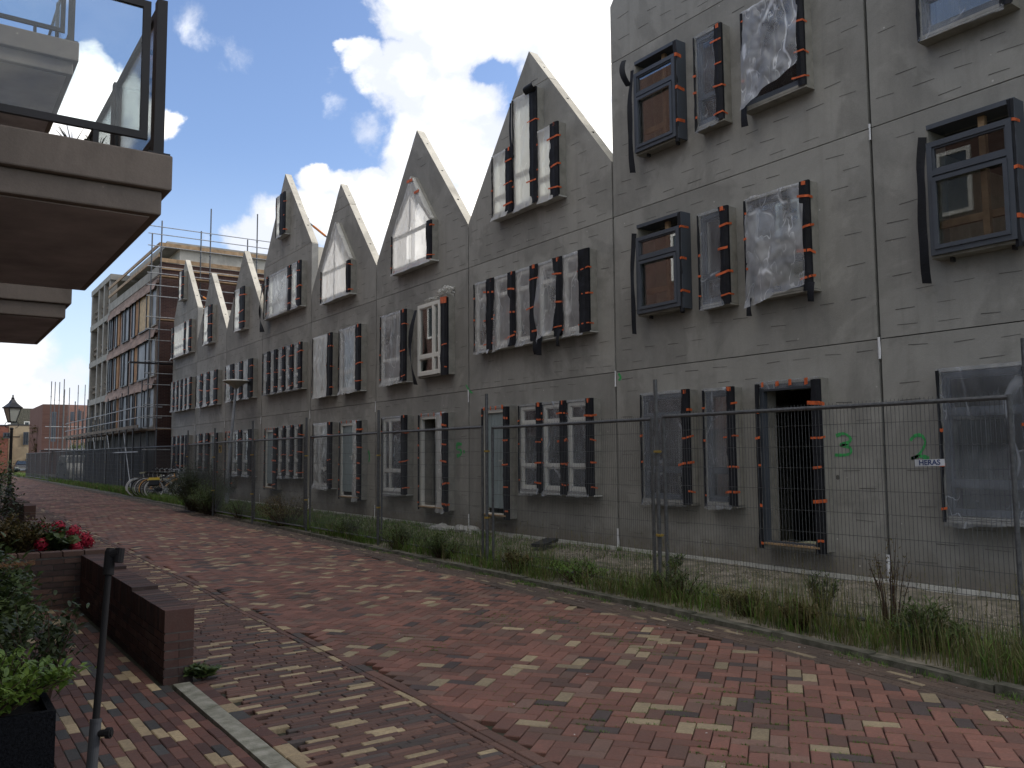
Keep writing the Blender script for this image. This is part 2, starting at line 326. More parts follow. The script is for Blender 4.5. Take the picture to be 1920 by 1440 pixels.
# ------------------------------------------------------------------ mesh helpers
ORG = {}
class MB:
    def __init__(s): s.v = []; s.f = []; s.mi = []; s.c = []; s.cur = 0
    def add(s, vs, fs, c=None):
        b = len(s.v); s.v.extend(tuple(p) for p in vs)
        for f in fs: s.f.append(tuple(b + i for i in f)); s.mi.append(s.cur)
        if c is not None: s.c.extend([c] * len(vs))
    def box(s, x0, x1, y0, y1, z0, z1, c=None):
        s.add([(x0, y0, z0), (x1, y0, z0), (x1, y1, z0), (x0, y1, z0), (x0, y0, z1), (x1, y0, z1), (x1, y1, z1), (x0, y1, z1)],
              [(0, 3, 2, 1), (4, 5, 6, 7), (0, 1, 5, 4), (1, 2, 6, 5), (2, 3, 7, 6), (3, 0, 4, 7)], c)
    def obox(s, o, ax, ay, az, c=None):
        """box from corner o with edge vectors"""
        o, ax, ay, az = map(Vector, (o, ax, ay, az))
        s.add([o, o + ax, o + ax + ay, o + ay, o + az, o + ax + az, o + ax + ay + az, o + ay + az],
              [(0, 3, 2, 1), (4, 5, 6, 7), (0, 1, 5, 4), (1, 2, 6, 5), (2, 3, 7, 6), (3, 0, 4, 7)], c)
    def tube(s, p, q, r, n=6, r2=None, cap=True):
        p, q = Vector(p), Vector(q); d = (q - p)
        if d.length < 1e-6: return
        d.normalize(); a = d.orthogonal().normalized(); b = d.cross(a); r2 = r if r2 is None else r2
        vs = [p + (a * cos(2 * pi * i / n) + b * sin(2 * pi * i / n)) * r for i in range(n)] + [q + (a * cos(2 * pi * i / n) + b * sin(2 * pi * i / n)) * r2 for i in range(n)]
        fs = [(i, (i + 1) % n, n + (i + 1) % n, n + i) for i in range(n)]
        if cap: fs += [tuple(reversed(range(n))), tuple(range(n, 2 * n))]
        s.add(vs, fs)
    def path(s, pts, r, n=6):
        for a, b in zip(pts[:-1], pts[1:]): s.tube(a, b, r, n)
    def lathe(s, o, prof, n=16, axis=None):
        vs = []; fs = []
        for (r, z) in prof:
            for i in range(n):
                vs.append((o[0] + r * cos(2 * pi * i / n), o[1] + r * sin(2 * pi * i / n), o[2] + z))
        for k in range(len(prof) - 1):
            for i in range(n): fs.append((k * n + i, k * n + (i + 1) % n, (k + 1) * n + (i + 1) % n, (k + 1) * n + i))
        fs.append(tuple(reversed(range(n)))); fs.append(tuple(range((len(prof) - 1) * n, len(prof) * n)))
        s.add(vs, fs)
    def torus(s, o, R, r, ax='y', n=28, k=6, a0=0, a1=2 * pi):
        vs = []; fs = []; full = abs(a1 - a0 - 2 * pi) < 1e-4; m = n if full else n + 1
        for i in range(m):
            a = a0 + (a1 - a0) * i / n
            for j in range(k):
                b = 2 * pi * j / k; rr = R + r * cos(b)
                p = (o[0] + rr * cos(a), o[1] + r * sin(b), o[2] + rr * sin(a)) if ax == 'y' else (o[0] + rr * cos(a), o[1] + rr * sin(a), o[2] + r * sin(b))
                vs.append(p)
        for i in range(n):
            i2 = (i + 1) % m
            for j in range(k): fs.append((i * k + j, i * k + (j + 1) % k, i2 * k + (j + 1) % k, i2 * k + j))
        s.add(vs, fs)
    def prism_x(s, poly, x0, x1, holes=()):
        """poly in (y,z), extruded from x0 to x1"""
        loops = [poly] + list(holes); flat = [p for l in loops for p in l]
        tris = tessellate_polygon([[Vector((p[0], p[1], 0)) for p in l] for l in loops])
        n = len(flat); vs = [(x0, *p) for p in flat] + [(x1, *p) for p in flat]; fs = []
        for a, b, c in tris:
            A, B, C_ = flat[a], flat[b], flat[c]
            ar = (B[0] - A[0]) * (C_[1] - A[1]) - (B[1] - A[1]) * (C_[0] - A[0])
            if abs(ar) < 1e-9: continue
            if ar > 0: a, c = c, a
            fs.append((a, b, c)); fs.append((n + c, n + b, n + a))
        o = 0
        for l in loops:
            k = len(l)
            for i in range(k): j = (i + 1) % k; fs.append((o + i, o + j, n + o + j, n + o + i))
            o += k
        s.add(vs, fs)
    def build(s, name, mats, parent=None, smooth=False):
        me = bpy.data.meshes.new(name); L = ORG.get(parent.name if parent else None, Vector((0, 0, 0)))
        vs = s.v if L.length == 0 else [(p[0] - L[0], p[1] - L[1], p[2] - L[2]) for p in s.v]
        me.from_pydata(vs, [], s.f)
        if isinstance(mats, str): mats = [mats]
        for m_ in mats: me.materials.append(MAT[m_])
        if len(mats) > 1: me.polygons.foreach_set('material_index', s.mi)
        if s.c:
            at = me.color_attributes.new('Col', 'FLOAT_COLOR', 'POINT')
            at.data.foreach_set('color', [x for c in s.c for x in (c[0], c[1], c[2], 1.)])
        if smooth: me.polygons.foreach_set('use_smooth', [True] * len(me.polygons))
        me.update()
        o = bpy.data.objects.new(name, me); col.objects.link(o)
        if parent: o.parent = parent; ORG[o.name] = L
        return o
def thing(name, label, cat, loc=(0, 0, 0), group=None, kind=None):
    o = bpy.data.objects.new(name, None); col.objects.link(o); o.location = loc; ORG[o.name] = Vector(loc)
    return tag(o, label, cat, group, kind)
def tag(o, label=None, cat=None, group=None, kind=None):
    if label: o['label'] = label
    if cat: o['category'] = cat
    if group: o['group'] = group
    if kind: o['kind'] = kind
    return o
def copy_tree(o, parent=None):
    c = o.copy(); col.objects.link(c)
    if parent: c.parent = parent
    for ch in list(o.children): copy_tree(ch, c)
    return c
def lerp_poly(pts, y):
    for (x0, y0), (x1, y1) in zip(pts[:-1], pts[1:]):
        if y <= y1: return x0 + (x1 - x0) * (y - y0) / (y1 - y0)
    return pts[-1][0]

# ------------------------------------------------------------------ ground, road, kerb
KERB = [(5.75, -6), (5.95, 2.4), (6.2, 4.5), (6.3, 6.5), (6.42, 9.7), (6.5, 11.4), (6.62, 14.3), (6.72, 17.1), (6.9, 24.5), (7.2, 30), (7.32, 37), (7.5, 43), (7.72, 58), (8.0, 80), (8.2, 116)]
LINEA = [(2.6, -6), (2.75, 3.6), (2.79, 4.7), (2.86, 6.5), (2.91, 8.75), (2.98, 10.5), (3.07, 15.1), (3.16, 21.4), (3.34, 25.4), (3.5, 40), (3.6, 60), (3.8, 116)]
D = 9.384; P = .18
g = MB(); g.add([(-700, -700, -.06), (700, -700, -.06), (700, 700, -.06), (-700, 700, -.06)], [(0, 1, 2, 3)])
tag(g.build('ground', 'far_ground'), kind='structure')
g = MB()
ys = [-6 + i * 2 for i in range(60)]
for y0, y1 in zip(ys[:-1], ys[1:]):
    g.add([(-.8, y0, -.03), (lerp_poly(KERB, y0), y0, -.03), (lerp_poly(KERB, y1), y1, -.03), (-.8, y1, -.03)], [(0, 1, 2, 3)])
tag(g.build('road_bed', 'joint_sand'), kind='structure')

def zroad(x, y): return .022 * noise.noise(Vector((x * .8, y * .5, 0)))
def shadec(c, k): m_ = (c[0] + c[1] + c[2]) / 3; return tuple(k * (q * .84 + m_ * .16) * w_ for q, w_ in zip(c, (.96, .96, .86)))
def brick(mb, cx, cy, ang, L, W, c, z=0., far=False):
    jx = R_.uniform(-.0015, .0015); L -= .0055; W -= .0055
    ca, sa = cos(ang + R_.uniform(-.012, .012)), sin(ang); sa = sin(ang + R_.uniform(-.012, .012))
    z = z + zroad(cx, cy) + R_.uniform(-.0025, .0025)
    tx, ty = R_.uniform(-.012, .012), R_.uniform(-.02, .02)
    def pt(u, v, dz): return (cx + u * ca - v * sa + jx, cy + u * sa + v * ca, z + dz + u * tx + v * ty)
    a, b = L / 2, W / 2
    if far:
        mb.add([pt(-a, -b, 0), pt(a, -b, 0), pt(a, b, 0), pt(-a, b, 0)], [(0, 1, 2, 3)], c); return
    q = .0045
    vs = [pt(-a + q, -b + q, 0), pt(a - q, -b + q, 0), pt(a - q, b - q, 0), pt(-a + q, b - q, 0), pt(-a, -b, -.005), pt(a, -b, -.005), pt(a, b, -.005), pt(-a, b, -.005),
          pt(-a, -b, -.04), pt(a, -b, -.04), pt(a, b, -.04), pt(-a, b, -.04)]
    mb.add(vs, [(0, 1, 2, 3), (4, 5, 1, 0), (5, 6, 2, 1), (6, 7, 3, 2), (7, 4, 0, 3), (8, 9, 5, 4), (9, 10, 6, 5), (10, 11, 7, 6), (11, 8, 4, 7)], c)
def pal(kind, x, y):
    r = R_.random(); k = R_.uniform(.75, 1.22)
    cl = noise.noise(Vector((x * .9, y * .6, 3.3)))
    k *= 1.12
    if kind == 'road':
        if r < .07: return shadec((.46, .35, .22), R_.uniform(.65, 1.1))
        if r < .13 + max(0, cl) * .3: return shadec((.075, .052, .055), k)
        if r < .3: return shadec((.145, .068, .055), k)
        if r < .42: return shadec((.2, .105, .085), k)
        return shadec((.225, .088, .068), k)
    if kind == 'strip':
        if r < .11: return shadec((.56, .42, .25), R_.uniform(.7, 1.1))
        if r < .25: return shadec((.085, .065, .065), k)
        if r < .6: return shadec((.125, .06, .052), k)
        return shadec((.17, .078, .06), k)
    if kind == 'path':
        if r < .14: return shadec((.56, .41, .24), R_.uniform(.75, 1.1))
        if r < .3: return shadec((.06, .06, .066), k)
        if r < .58: return shadec((.1, .038, .033), k)
        return shadec((.175, .066, .05), k)
    if kind == 'gutter':
        if r < .06: return shadec((.3, .23, .15), k)
        return shadec((.105, .066, .052), k)
# herringbone at 45 degrees to the kerb
rb = MB(); S = .105; ang = radians(90 - (34.9 + 17.3))
ux, uy = cos(ang), sin(ang); vx, vy = -uy, ux
def inroad(x, y, y0, y1):
    return y0 < y < y1 and lerp_poly(LINEA, y) + .07 < x < lerp_poly(KERB, y) - .46
for i in range(-60, 780):
    # walk v range that keeps x inside 2.6..8
    # x = (i*ux + j*vx)*S ; vx<0
    jlo = int((i * ux - 8.6 / S) / (-vx)) - 3; jhi = int((i * ux - 2.4 / S) / (-vx)) + 3
    for j in range(min(jlo, jhi), max(jlo, jhi)):
        k = (i - j) % 4
        if k == 0: cu, cv, an = (i + 1.) * S, (j + .5) * S, ang          # covers (i,j),(i+1,j)
        elif k == 3: cu, cv, an = (i + .5) * S, (j + 1.) * S, ang + pi / 2  # covers (i,j),(i,j+1)
        else: continue
        x = cu * ux + cv * vx; y = cu * uy + cv * vy
        if not inroad(x, y, .4, 112): continue
        brick(rb, x, y, an, 2 * S, S, pal('road', x, y), far=y > 26)
tag(rb.build('road', 'paving'), kind='structure')
# thin bricks on edge between the terrace wall and the carriageway
sb = MB(); y = .6; row = 0
while y < 70:
    x = 1.8 - R_.random() * .2
    xe = lerp_poly(LINEA, y) - .08
    far = y > 20
    while x < xe:
        L = .2
        if x + L > xe + .03: L = max(.05, xe - x)
        if not (x + L / 2 < 1.8):
            brick(sb, x + L / 2, y + (x - 1.8) * .0, 0, L, .052 if not far else .05, pal('strip', x, y), far=far)
        x += L
    y += .0535; row += 1
y = .6
while y < 100:      # border course, bricks end to end
    x = lerp_poly(LINEA, y); dx = lerp_poly(LINEA, y + .2) - x
    for o_ in (-.045, .03):
        brick(sb, x + o_, y + .1, pi / 2 - dx / .2, .205, .055 if o_ < 0 else .085, pal('strip', x, y), z=.002, far=y > 20)
    y += .208
y = .6
while y < 6.4:
    brick(sb, 1.735, y + .1, pi / 2, .205, .1, pal('path', 1.7, y), z=.001); y += .208
tag(sb.build('pavement', 'paving'), kind='structure')
pb = MB(); x = -.75; row = 0
while x < 1.5:
    y = .3 - (row % 2) * .1 - R_.random() * .03
    while y < 20:
        if x < 1.46 or y < 6.5:
            brick(pb, x + .033, y + .1, pi / 2, .203, .0715, pal('path', x, y), far=y > 13)
        y += .204
    x += .0675; row += 1
tag(pb.build('path', 'paving'), kind='structure')
gb = MB()
for r_ in range(8):
    y = .4 + R_.random() * .2
    while y < 100:
        x = lerp_poly(KERB, y + .1) - .03 - .055 * r_ - .028
        dx = lerp_poly(KERB, y + .2) - lerp_poly(KERB, y)
        brick(gb, x, y + .1, pi / 2 - dx / .2, .205, .055, pal('gutter', x, y), z=.001 + .002 * (r_ < 7), far=y > 22); y += .207
tag(gb.build('gutter', 'paving_dirty'), kind='structure')
# kerbs
k = MB(); y = -5.
while y < 112:
    x0, x1 = lerp_poly(KERB, y), lerp_poly(KERB, y + .99); z = .045 + R_.uniform(-.014, .012)
    dzz = R_.uniform(-.006, .006); q = R_.uniform(-.006, .006)
    k.add([(x0 + q, y, -.1), (x0 + .13 + q, y, -.1), (x1 + .13 + q, y + .985, -.1), (x1 + q, y + .985, -.1), (x0 + .012 + q, y, z), (x0 + .12 + q, y, z), (x1 + .12 + q, y + .985, z + dzz), (x1 + .012 + q, y + .985, z + dzz)],
          [(0, 3, 2, 1), (4, 5, 6, 7), (0, 1, 5, 4), (1, 2, 6, 5), (2, 3, 7, 6), (3, 0, 4, 7)]); y += 1.
tag(k.build('kerb', 'kerb_stone'), kind='structure')
k = MB(); y = .5
while y < 6.3: k.box(1.56, 1.675, y, min(y + .995, 6.45), -.08, .012 + R_.uniform(-.002, .002)); y += 1.
tag(k.build('kerb_strip', 'pale_kerb'), kind='structure')
# verge earth
def zv(x, y):
    xk = lerp_poly(KERB, y) + .12
    t_ = min(1, max(0, (x - xk) / max(.3, D - xk)))
    return .03 + .05 * t_ + .035 * noise.noise(Vector((x * 1.3, y * 1.3, 0))) + .015 * noise.noise(Vector((x * 5, y * 5, 2)))
v = MB(); nx = 22; yy = [-5 + i * .25 for i in range(int(45 / .25))] + [40 + i * 2 for i in range(38)]
for i, y in enumerate(yy):
    xk = lerp_poly(KERB, y) + .1; xe = D + .3 if y < 40 else D + 9
    for j in range(nx + 1):
        x = xk + (xe - xk) * j / nx; v.v.append((x, y, zv(x, y)))
for i in range(len(yy) - 1):
    for j in range(nx): a = i * (nx + 1) + j; v.f.append((a, a + 1, a + nx + 2, a + nx + 1)); v.mi.append(0)
tag(v.build('verge', 'earth', smooth=True), kind='structure')
rr = MB()
for i in range(9500):
    y = R_.uniform(2.5, 13); xk = lerp_poly(KERB, y)
    x = xk + .25 + (D - xk - .3) * R_.random() ** .8
    if noise.noise(Vector((x * .9, y * .5, 9))) < -.12 and R_.random() < .8: continue
    s_ = R_.uniform(.006, .022) * (1.8 if R_.random() < .06 else 1); z = zv(x, y)
    pts = [(x + R_.uniform(-1, 1) * s_, y + R_.uniform(-1, 1) * s_, z + s_ * R_.uniform(-.2, .9)) for _ in range(5)]
    rr.add(pts, [(0, 1, 2), (0, 2, 3), (0, 3, 1), (1, 2, 4), (2, 3, 4), (1, 3, 4)])
tag(rr.build('rubble', 'rubble'), 'pale stone rubble and grit scattered over the bare earth below the grey walls', 'rubble', kind='stuff')
#---PART2---

# ------------------------------------------------------------------ houses
def clip_band(poly, z0, z1):
    def clip(pts, z, keep_above):
        out = []
        for i in range(len(pts)):
            a, b = pts[i], pts[(i + 1) % len(pts)]
            ia = (a[1] >= z) if keep_above else (a[1] <= z); ib = (b[1] >= z) if keep_above else (b[1] <= z)
            if ia: out.append(a)
            if ia != ib:
                t_ = (z - a[1]) / (b[1] - a[1]); out.append((a[0] + (b[0] - a[0]) * t_, z))
        return out
    return clip(clip(poly, z0, True), z1, False)

def ribbon(mb, cols, rows_z, fn):
    """grid: fn(u,z) -> point for u in cols, z in rows"""
    b = len(mb.v)
    for z in rows_z:
        for u in cols: mb.v.append(fn(u, z))
    n = len(cols)
    for i in range(len(rows_z) - 1):
        for j in range(n - 1):
            a = b + i * n + j; mb.f.append((a, a + 1, a + n + 1, a + n)); mb.mi.append(mb.cur)

def tape(win, y, z, l0, l1, side=0., h=.029):
    """orange tape across a membrane edge at y; l0 back over the near side, l1 over the front"""
    mb = MB(); tz = R_.uniform(-.16, .16); x = D - P - .031
    h *= R_.uniform(.7, 1.25); l1 *= R_.uniform(.55, 1.25)
    pts = []
    if side: pts += [(D - P + side * R_.uniform(.6, 1.2), y - .013 * (1 if side > 0 else 1), z + R_.uniform(-.02, .02))]
    pts += [(x, y - l0, z), (x - .004, y + l1 * .5, z + tz * l1 * .5 + R_.uniform(-.006, .006)), (x, y + l1, z + tz * l1)]
    vs = []
    for p in pts: e = R_.uniform(-.004, .004); vs += [(p[0], p[1], p[2] - h / 2 + e), (p[0], p[1], p[2] + h / 2 + e)]
    fs = [(2 * i, 2 * i + 2, 2 * i + 3, 2 * i + 1) for i in range(len(pts) - 1)]
    mb.add(vs, fs); return mb.build('tape', 'tape_orange', win)

def strip(win, ya, w_, z0, z1, near=True, peel=0., seed=0):
    """dark membrane folded over a window edge (near = towards the camera side)"""
    mb = MB(); n = 18; zs = [z0 + (z1 - z0) * i / n for i in range(n + 1)]; sg = 1 if near else -1
    def fn(u, z):
        wob = .02 * noise.noise(Vector((seed + ya * 7, z * 3.1, u))) + .012 * noise.noise(Vector((seed, z * 14, u * 3)))
        if u == 0: return (D - P + (.02 if near else .02), ya - sg * .010, z)
        if u == 1: return (D - P - .014 - abs(wob) * .5, ya - sg * (.010 + abs(wob) * .3), z)
        f = (u - 1) / 3.
        dx = peel * f * (.5 + noise.noise(Vector((z * 2, seed, 1)))) if peel else 0
        return (D - P - .02 - .01 * (u == 2) - abs(wob) * .6 - dx, ya + sg * w_ * f + wob * (1 if u == 4 else .3) * 1.3, z + (.0 if u < 4 else wob * .4))
    ribbon(mb, [0, 1, 2, 3, 4], zs, fn)
    return mb.build('membrane', 'membrane', win)

def hang(win, y, z0, z1, w_=.09, out=.03, dy=.0, x0=None):
    """a loose strip of membrane hanging beside or below a window"""
    mb = MB(); n = 14; x0 = D - P - .03 if x0 is None else x0
    zs = [z1 + (z0 - z1) * i / n for i in range(n + 1)]
    sd_ = R_.uniform(0, 50)
    def fn(u, z):
        t_ = (z1 - z) / (z1 - z0); yy = y + dy * t_ + .03 * noise.noise(Vector((sd_, z * 2.2, 0)))
        tw = .8 * noise.noise(Vector((sd_, z * 1.5, 5)))
        return (x0 - out * sin(t_ * 3) - (u - .5) * w_ * sin(tw) , yy + (u - .5) * w_ * cos(tw) * (1 + .2 * t_), z + .02 * u)
    ribbon(mb, [0, .5, 1], zs, fn); return mb.build('membrane', 'membrane', win)

def sheet(win, ya, yb, z0, z1, fm, top=None, sag=(0, 0), loose=0., seed=None, wr=1.):
    if fm == 'film_crumpled': wr = 2.4
    """plastic film over a pane; sag lifts the bottom edge (near, far); loose bellies the lower part out"""
    mb = MB(); ny, nz = (30, 46) if wr > 1.2 else (16, 26); seed = R_.uniform(0, 99) if seed is None else seed
    us = [i / ny for i in range(ny + 1)]; ts = [i / nz for i in range(nz + 2)]
    def fn(u, t_):
        y = ya + (yb - ya) * u; zt = z1 if top is None else min(z1, top(y))
        zb_ = z0 - .035 + (sag[0] * (1 - u) + sag[1] * u) + .022 * noise.noise(Vector((seed, u * 4, 2)))
        if t_ > 1.0001: return (D - P + .09, y, zt + .012)
        z = zb_ + (zt - zb_) * t_
        q = noise.noise(Vector((seed + y * 2.2 + z * 1.3, z * 1.6, seed))); q2 = noise.noise(Vector((y * 7 - z * 4, z * 5, seed)))
        ridge = abs(noise.noise(Vector((seed + y * 3 - z * 2.5, z * .8 + y, 3)))) + (.6 * abs(noise.noise(Vector((seed + y * 6 + z * 5, z * 3 - y * 2, 7)))) if wr > 1.2 else 0)
        be = loose * sin(pi * min(1, (1 - t_) * .75)) ** 1 * (1 - t_) * (.6 + .8 * noise.noise(Vector((u * 3, t_ * 2, seed))))
        edge = min(1, 6 * min(u, 1 - u) + .15)
        return (D - P - .009 - wr * (.020 * (ridge) + .008 * abs(q2)) * edge - max(0, be) , y + .012 * q, z + .008 * q2)
    b = len(mb.v)
    def fl(p, t_, u):
        k_ = max(0, (.06 - t_) / .06) * (.4 + .9 * abs(noise.noise(Vector((seed, u * 3, 9))) * 2))
        return (p[0] - .045 * k_, p[1], p[2] - .03 * k_)
    for t_ in ts:
        for u in us: mb.v.append(fl(fn(u, t_), t_, u))
    n = ny + 1
    for i in range(nz + 1):
        for j in range(ny): a = b + i * n + j; mb.f.append((a, a + n, a + n + 1, a + 1)); mb.mi.append(0)
    return mb.build('plastic_sheet', fm, win, smooth=True)

def sash(win, ya, yb, z0, z1, mt, transoms=(), mullions=(), fw=.055, x0=None, gl='glass_clear', glaz=True):
    x0 = D - P + .02 if x0 is None else x0
    mb = MB(); outer = [(ya, z0), (yb, z0), (yb, z1), (ya, z1)]
    ysp = [ya] + [ya + (yb - ya) * q for q in mullions] + [yb]; zsp = [z0] + [z0 + (z1 - z0) * q for q in transoms] + [z1]
    holes = []
    for i in range(len(ysp) - 1):
        for j in range(len(zsp) - 1):
            a, b_ = ysp[i] + (fw if i == 0 else fw / 2), ysp[i + 1] - (fw if i == len(ysp) - 2 else fw / 2)
            c, d = zsp[j] + (fw if j == 0 else fw / 2), zsp[j + 1] - (fw if j == len(zsp) - 2 else fw / 2)
            holes.append([(a, c), (b_, c), (b_, d), (a, d)])
    mb.prism_x(outer, x0, x0 + .07, holes)
    for hh in holes:   # inner bead, set back
        a, c = hh[0]; b_, d = hh[2]
        mb.prism_x([(a, c), (b_, c), (b_, d), (a, d)], x0 + .018, x0 + .06, [[(a + .022, c + .022), (b_ - .022, c + .022), (b_ - .022, d - .022), (a + .022, d - .022)]])
    fr = mb.build('frame', mt, win)
    if glaz:
        gm = MB()
        for hh in holes: gm.box(x0 + .035, x0 + .043, hh[0][0] + .018, hh[1][0] - .018, hh[0][1] + .018, hh[2][1] - .018)
        gm.build('pane', gl, win)
    return fr

def ring(h, name, poly, hole, dep=P, t0=0.):
    mb = MB(); mb.prism_x(poly, D - dep, D + .14, [hole]); return mb.build(name, 'reveal_grey', h)
def inset(r, q): a, b, c, d = r; return [(a + q, c + q), (b - q, c + q), (b - q, d - q), (a + q, d - q)]

HOLES = {}
def win(h, ya, yb, za, zb, panes=1, fm='film_clear', fr='frame_white', sw=None, tr=(.3,), label=None, tn=4, kinds=None, sag=None, loose=None, mull=(), name='window', splits=None):
    o = ring(h, name, inset((ya, yb, za, zb), 0), inset((ya, yb, za, zb), .035)); tag(o, label)
    HOLES[h.name].append(inset((ya, yb, za, zb), .02))
    s_ = MB(); s_.box(D - P - .006, D - .004, ya - .012, yb + .012, za - .03, za - .008)
    s_.build('sill', 'sill_pale' if fr == 'frame_white' else 'reveal_grey', o)
    wd = (yb - ya) / panes
    bnd = [ya] + list(splits or [ya + wd * i for i in range(1, panes)]) + [yb]; panes = len(bnd) - 1
    for i in range(panes):
        a = bnd[i]; b = bnd[i + 1]; kd = kinds[i] if kinds else 'film'
        w_ = min(sw or .14, (b - a) * .5) if splits else (sw or min(.14, wd * .27))
        a_ = a + (.02 if panes == 1 else .02); b_ = b - .02
        sash(o, a_ + .02, b_ - .01, za + .045, zb - .045, fr, tr, mull)
        if kd == 'film':
            sg = sag[i] if sag else (R_.uniform(-.02, .02), R_.uniform(-.02, .02)); lo = loose[i] if loose else 0.
            sheet(o, a + w_ * .6, b - .005, za, zb, fm, sag=sg, loose=lo)
        strip(o, a, w_, za - R_.uniform(.0, .03), zb + .005, True, peel=R_.choice((0, 0, .03)), seed=R_.uniform(0, 99))
        strip(o, b, .03 if panes > 1 else .035, za - .03, zb - .02, False, seed=R_.uniform(0, 99))
        for q in range(tn):
            zz = za + (zb - za) * ((q + .35 + R_.uniform(-.12, .12)) / tn)
            tape(o, a, zz, .012, w_ + .05, .07 if R_.random() < .8 else 0)
            if R_.random() < .62: tape(o, b - .055, zz + R_.uniform(-.06, .06), .0, .06, 0)
        tape(o, a + w_ * .3, zb - .03, .01, .06, 0, h=.07)
    return o

def house(name_i, y0, y1, eave, peak, joints, label, zb=.135):
    h = thing('terraced_house', label, 'house', (D, (y0 + y1) / 2, 0), 'gabled concrete houses in the row')
    HOLES[h.name] = []
    h_ = dict(o=h, y0=y0, y1=y1, eave=eave, peak=peak, joints=joints, zb=zb, yp={'3': 12.8, '4': 17.3, '5': 21.7, '6': 26.11, '7': 30.2, '8': 34.31, '9': 38.46}.get(name_i, (y0 + y1) / 2))
    return h_
def finish(hd, slab=6.1, party=None):
    h = hd['o']; y0, y1, e, p = hd['y0'] + .02, hd['y1'] - .02, hd['eave'], hd['peak']
    poly = [(y0, hd['zb']), (y1, hd['zb']), (y1, e), (hd['yp'], p), (y0, e)]
    lv = [hd['zb']] + list(hd['joints']) + [p + 1]
    for a, b in zip(lv[:-1], lv[1:]):
        pp = clip_band(poly, a + (.006 if a > .5 else 0), b - .006)
        if len(pp) < 3: continue
        hs = []
        for hh in HOLES[h.name]:
            c = clip_band(hh, a + .012, b - .012)
            if len(c) >= 3 and max(q[1] for q in c) - min(q[1] for q in c) > .03:
                if min(q[1] for q in hh) < a or max(q[1] for q in hh) > b: pass
                hs.append(c)
        mb = MB(); mb.prism_x(pp, D, D + .2, hs)
        mb.cur = 1; rows = int((b - a) / .205) + 1  # dark raised strips stand in for the shade in cast grooves
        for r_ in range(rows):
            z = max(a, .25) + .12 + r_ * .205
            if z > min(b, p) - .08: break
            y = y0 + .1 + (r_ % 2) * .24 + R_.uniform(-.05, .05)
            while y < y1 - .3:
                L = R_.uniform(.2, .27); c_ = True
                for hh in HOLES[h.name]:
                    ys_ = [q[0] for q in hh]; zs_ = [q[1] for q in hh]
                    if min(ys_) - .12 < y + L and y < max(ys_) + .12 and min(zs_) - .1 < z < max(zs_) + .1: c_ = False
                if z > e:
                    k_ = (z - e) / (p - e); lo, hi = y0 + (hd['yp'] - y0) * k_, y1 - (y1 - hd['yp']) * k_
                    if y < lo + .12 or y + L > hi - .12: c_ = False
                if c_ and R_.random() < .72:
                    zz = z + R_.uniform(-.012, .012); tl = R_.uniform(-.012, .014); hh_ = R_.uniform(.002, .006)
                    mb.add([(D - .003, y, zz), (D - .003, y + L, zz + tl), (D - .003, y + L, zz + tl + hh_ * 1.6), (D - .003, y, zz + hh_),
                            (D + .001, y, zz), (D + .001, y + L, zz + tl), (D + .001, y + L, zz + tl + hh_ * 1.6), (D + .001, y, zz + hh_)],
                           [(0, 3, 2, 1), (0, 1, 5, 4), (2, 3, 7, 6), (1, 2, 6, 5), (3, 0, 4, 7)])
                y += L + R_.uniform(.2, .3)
        if b > e + .5:      # cast-in lifting sockets on the raking edge
            for q in (.25, .55, .85):
                yq = hd['y0'] + .02 + (hd['yp'] - hd['y0']) * q; zq = e + (p - e) * q
                if a < zq < b:
                    mb.tube((D + .1, yq, zq - .02), (D + .1, yq - .006, zq + .006), .028, 8)
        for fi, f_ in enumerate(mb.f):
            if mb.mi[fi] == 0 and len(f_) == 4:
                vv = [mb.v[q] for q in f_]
                if len({round(q[0], 3) for q in vv}) == 2 and all(abs((q[1] - hd['yp']) * (p - e) / ((y1 - hd['yp']) if q[1] > hd['yp'] else (y0 - hd['yp'])) - (p - q[2])) < .02 for q in vv) and min(q[2] for q in vv) >= e - .02: mb.mi[fi] = 2  # raking edges get the paler mix, painting in the light they catch
        mb.build('wall_panel', ['facade_concrete', 'recess_shade', 'pale_lit_concrete'], h)
    pt = party or slab
    for yy_ in (hd['y0'] + .03, hd['y1'] - .2):
        m2 = MB(); m2.box(D + .205, D + 8, yy_, yy_ + .17, 0, pt); m2.build('party_wall', 'pale_lit_concrete', h)
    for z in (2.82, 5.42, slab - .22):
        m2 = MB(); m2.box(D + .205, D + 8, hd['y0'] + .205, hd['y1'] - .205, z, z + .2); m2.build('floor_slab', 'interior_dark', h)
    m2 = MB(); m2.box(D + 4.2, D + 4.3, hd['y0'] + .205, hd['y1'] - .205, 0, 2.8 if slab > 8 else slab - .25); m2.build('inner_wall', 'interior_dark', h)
    m2 = MB(); m2.box(D - .045, D + .2, hd['y0'] + .02, hd['y1'] - .02, -.06, hd['zb'] - .006); m2.build('plinth', 'sill_pale', h)
def seal(h, y, z0, z1, w_=.035, fold=True):
    mb = MB(); n = 6
    ribbon(mb, [0, .5, 1], [z0 + (z1 - z0) * i / n for i in range(n + 1)], lambda u, z: (D - .012 - .012 * (u == .5) - .01 * noise.noise(Vector((z * 9, u, y))), y + (u - .5) * w_ * (1 + .3 * noise.noise(Vector((z * 5, y, 0)))), z))
    mb.build('joint_seal', 'white_plastic', h)
def gap_backing(h, y, z1):
    mb = MB(); mb.box(D + .1, D + .19, y - .03, y + .03, .05, z1); mb.build('joint_backing', 'rubber', h)

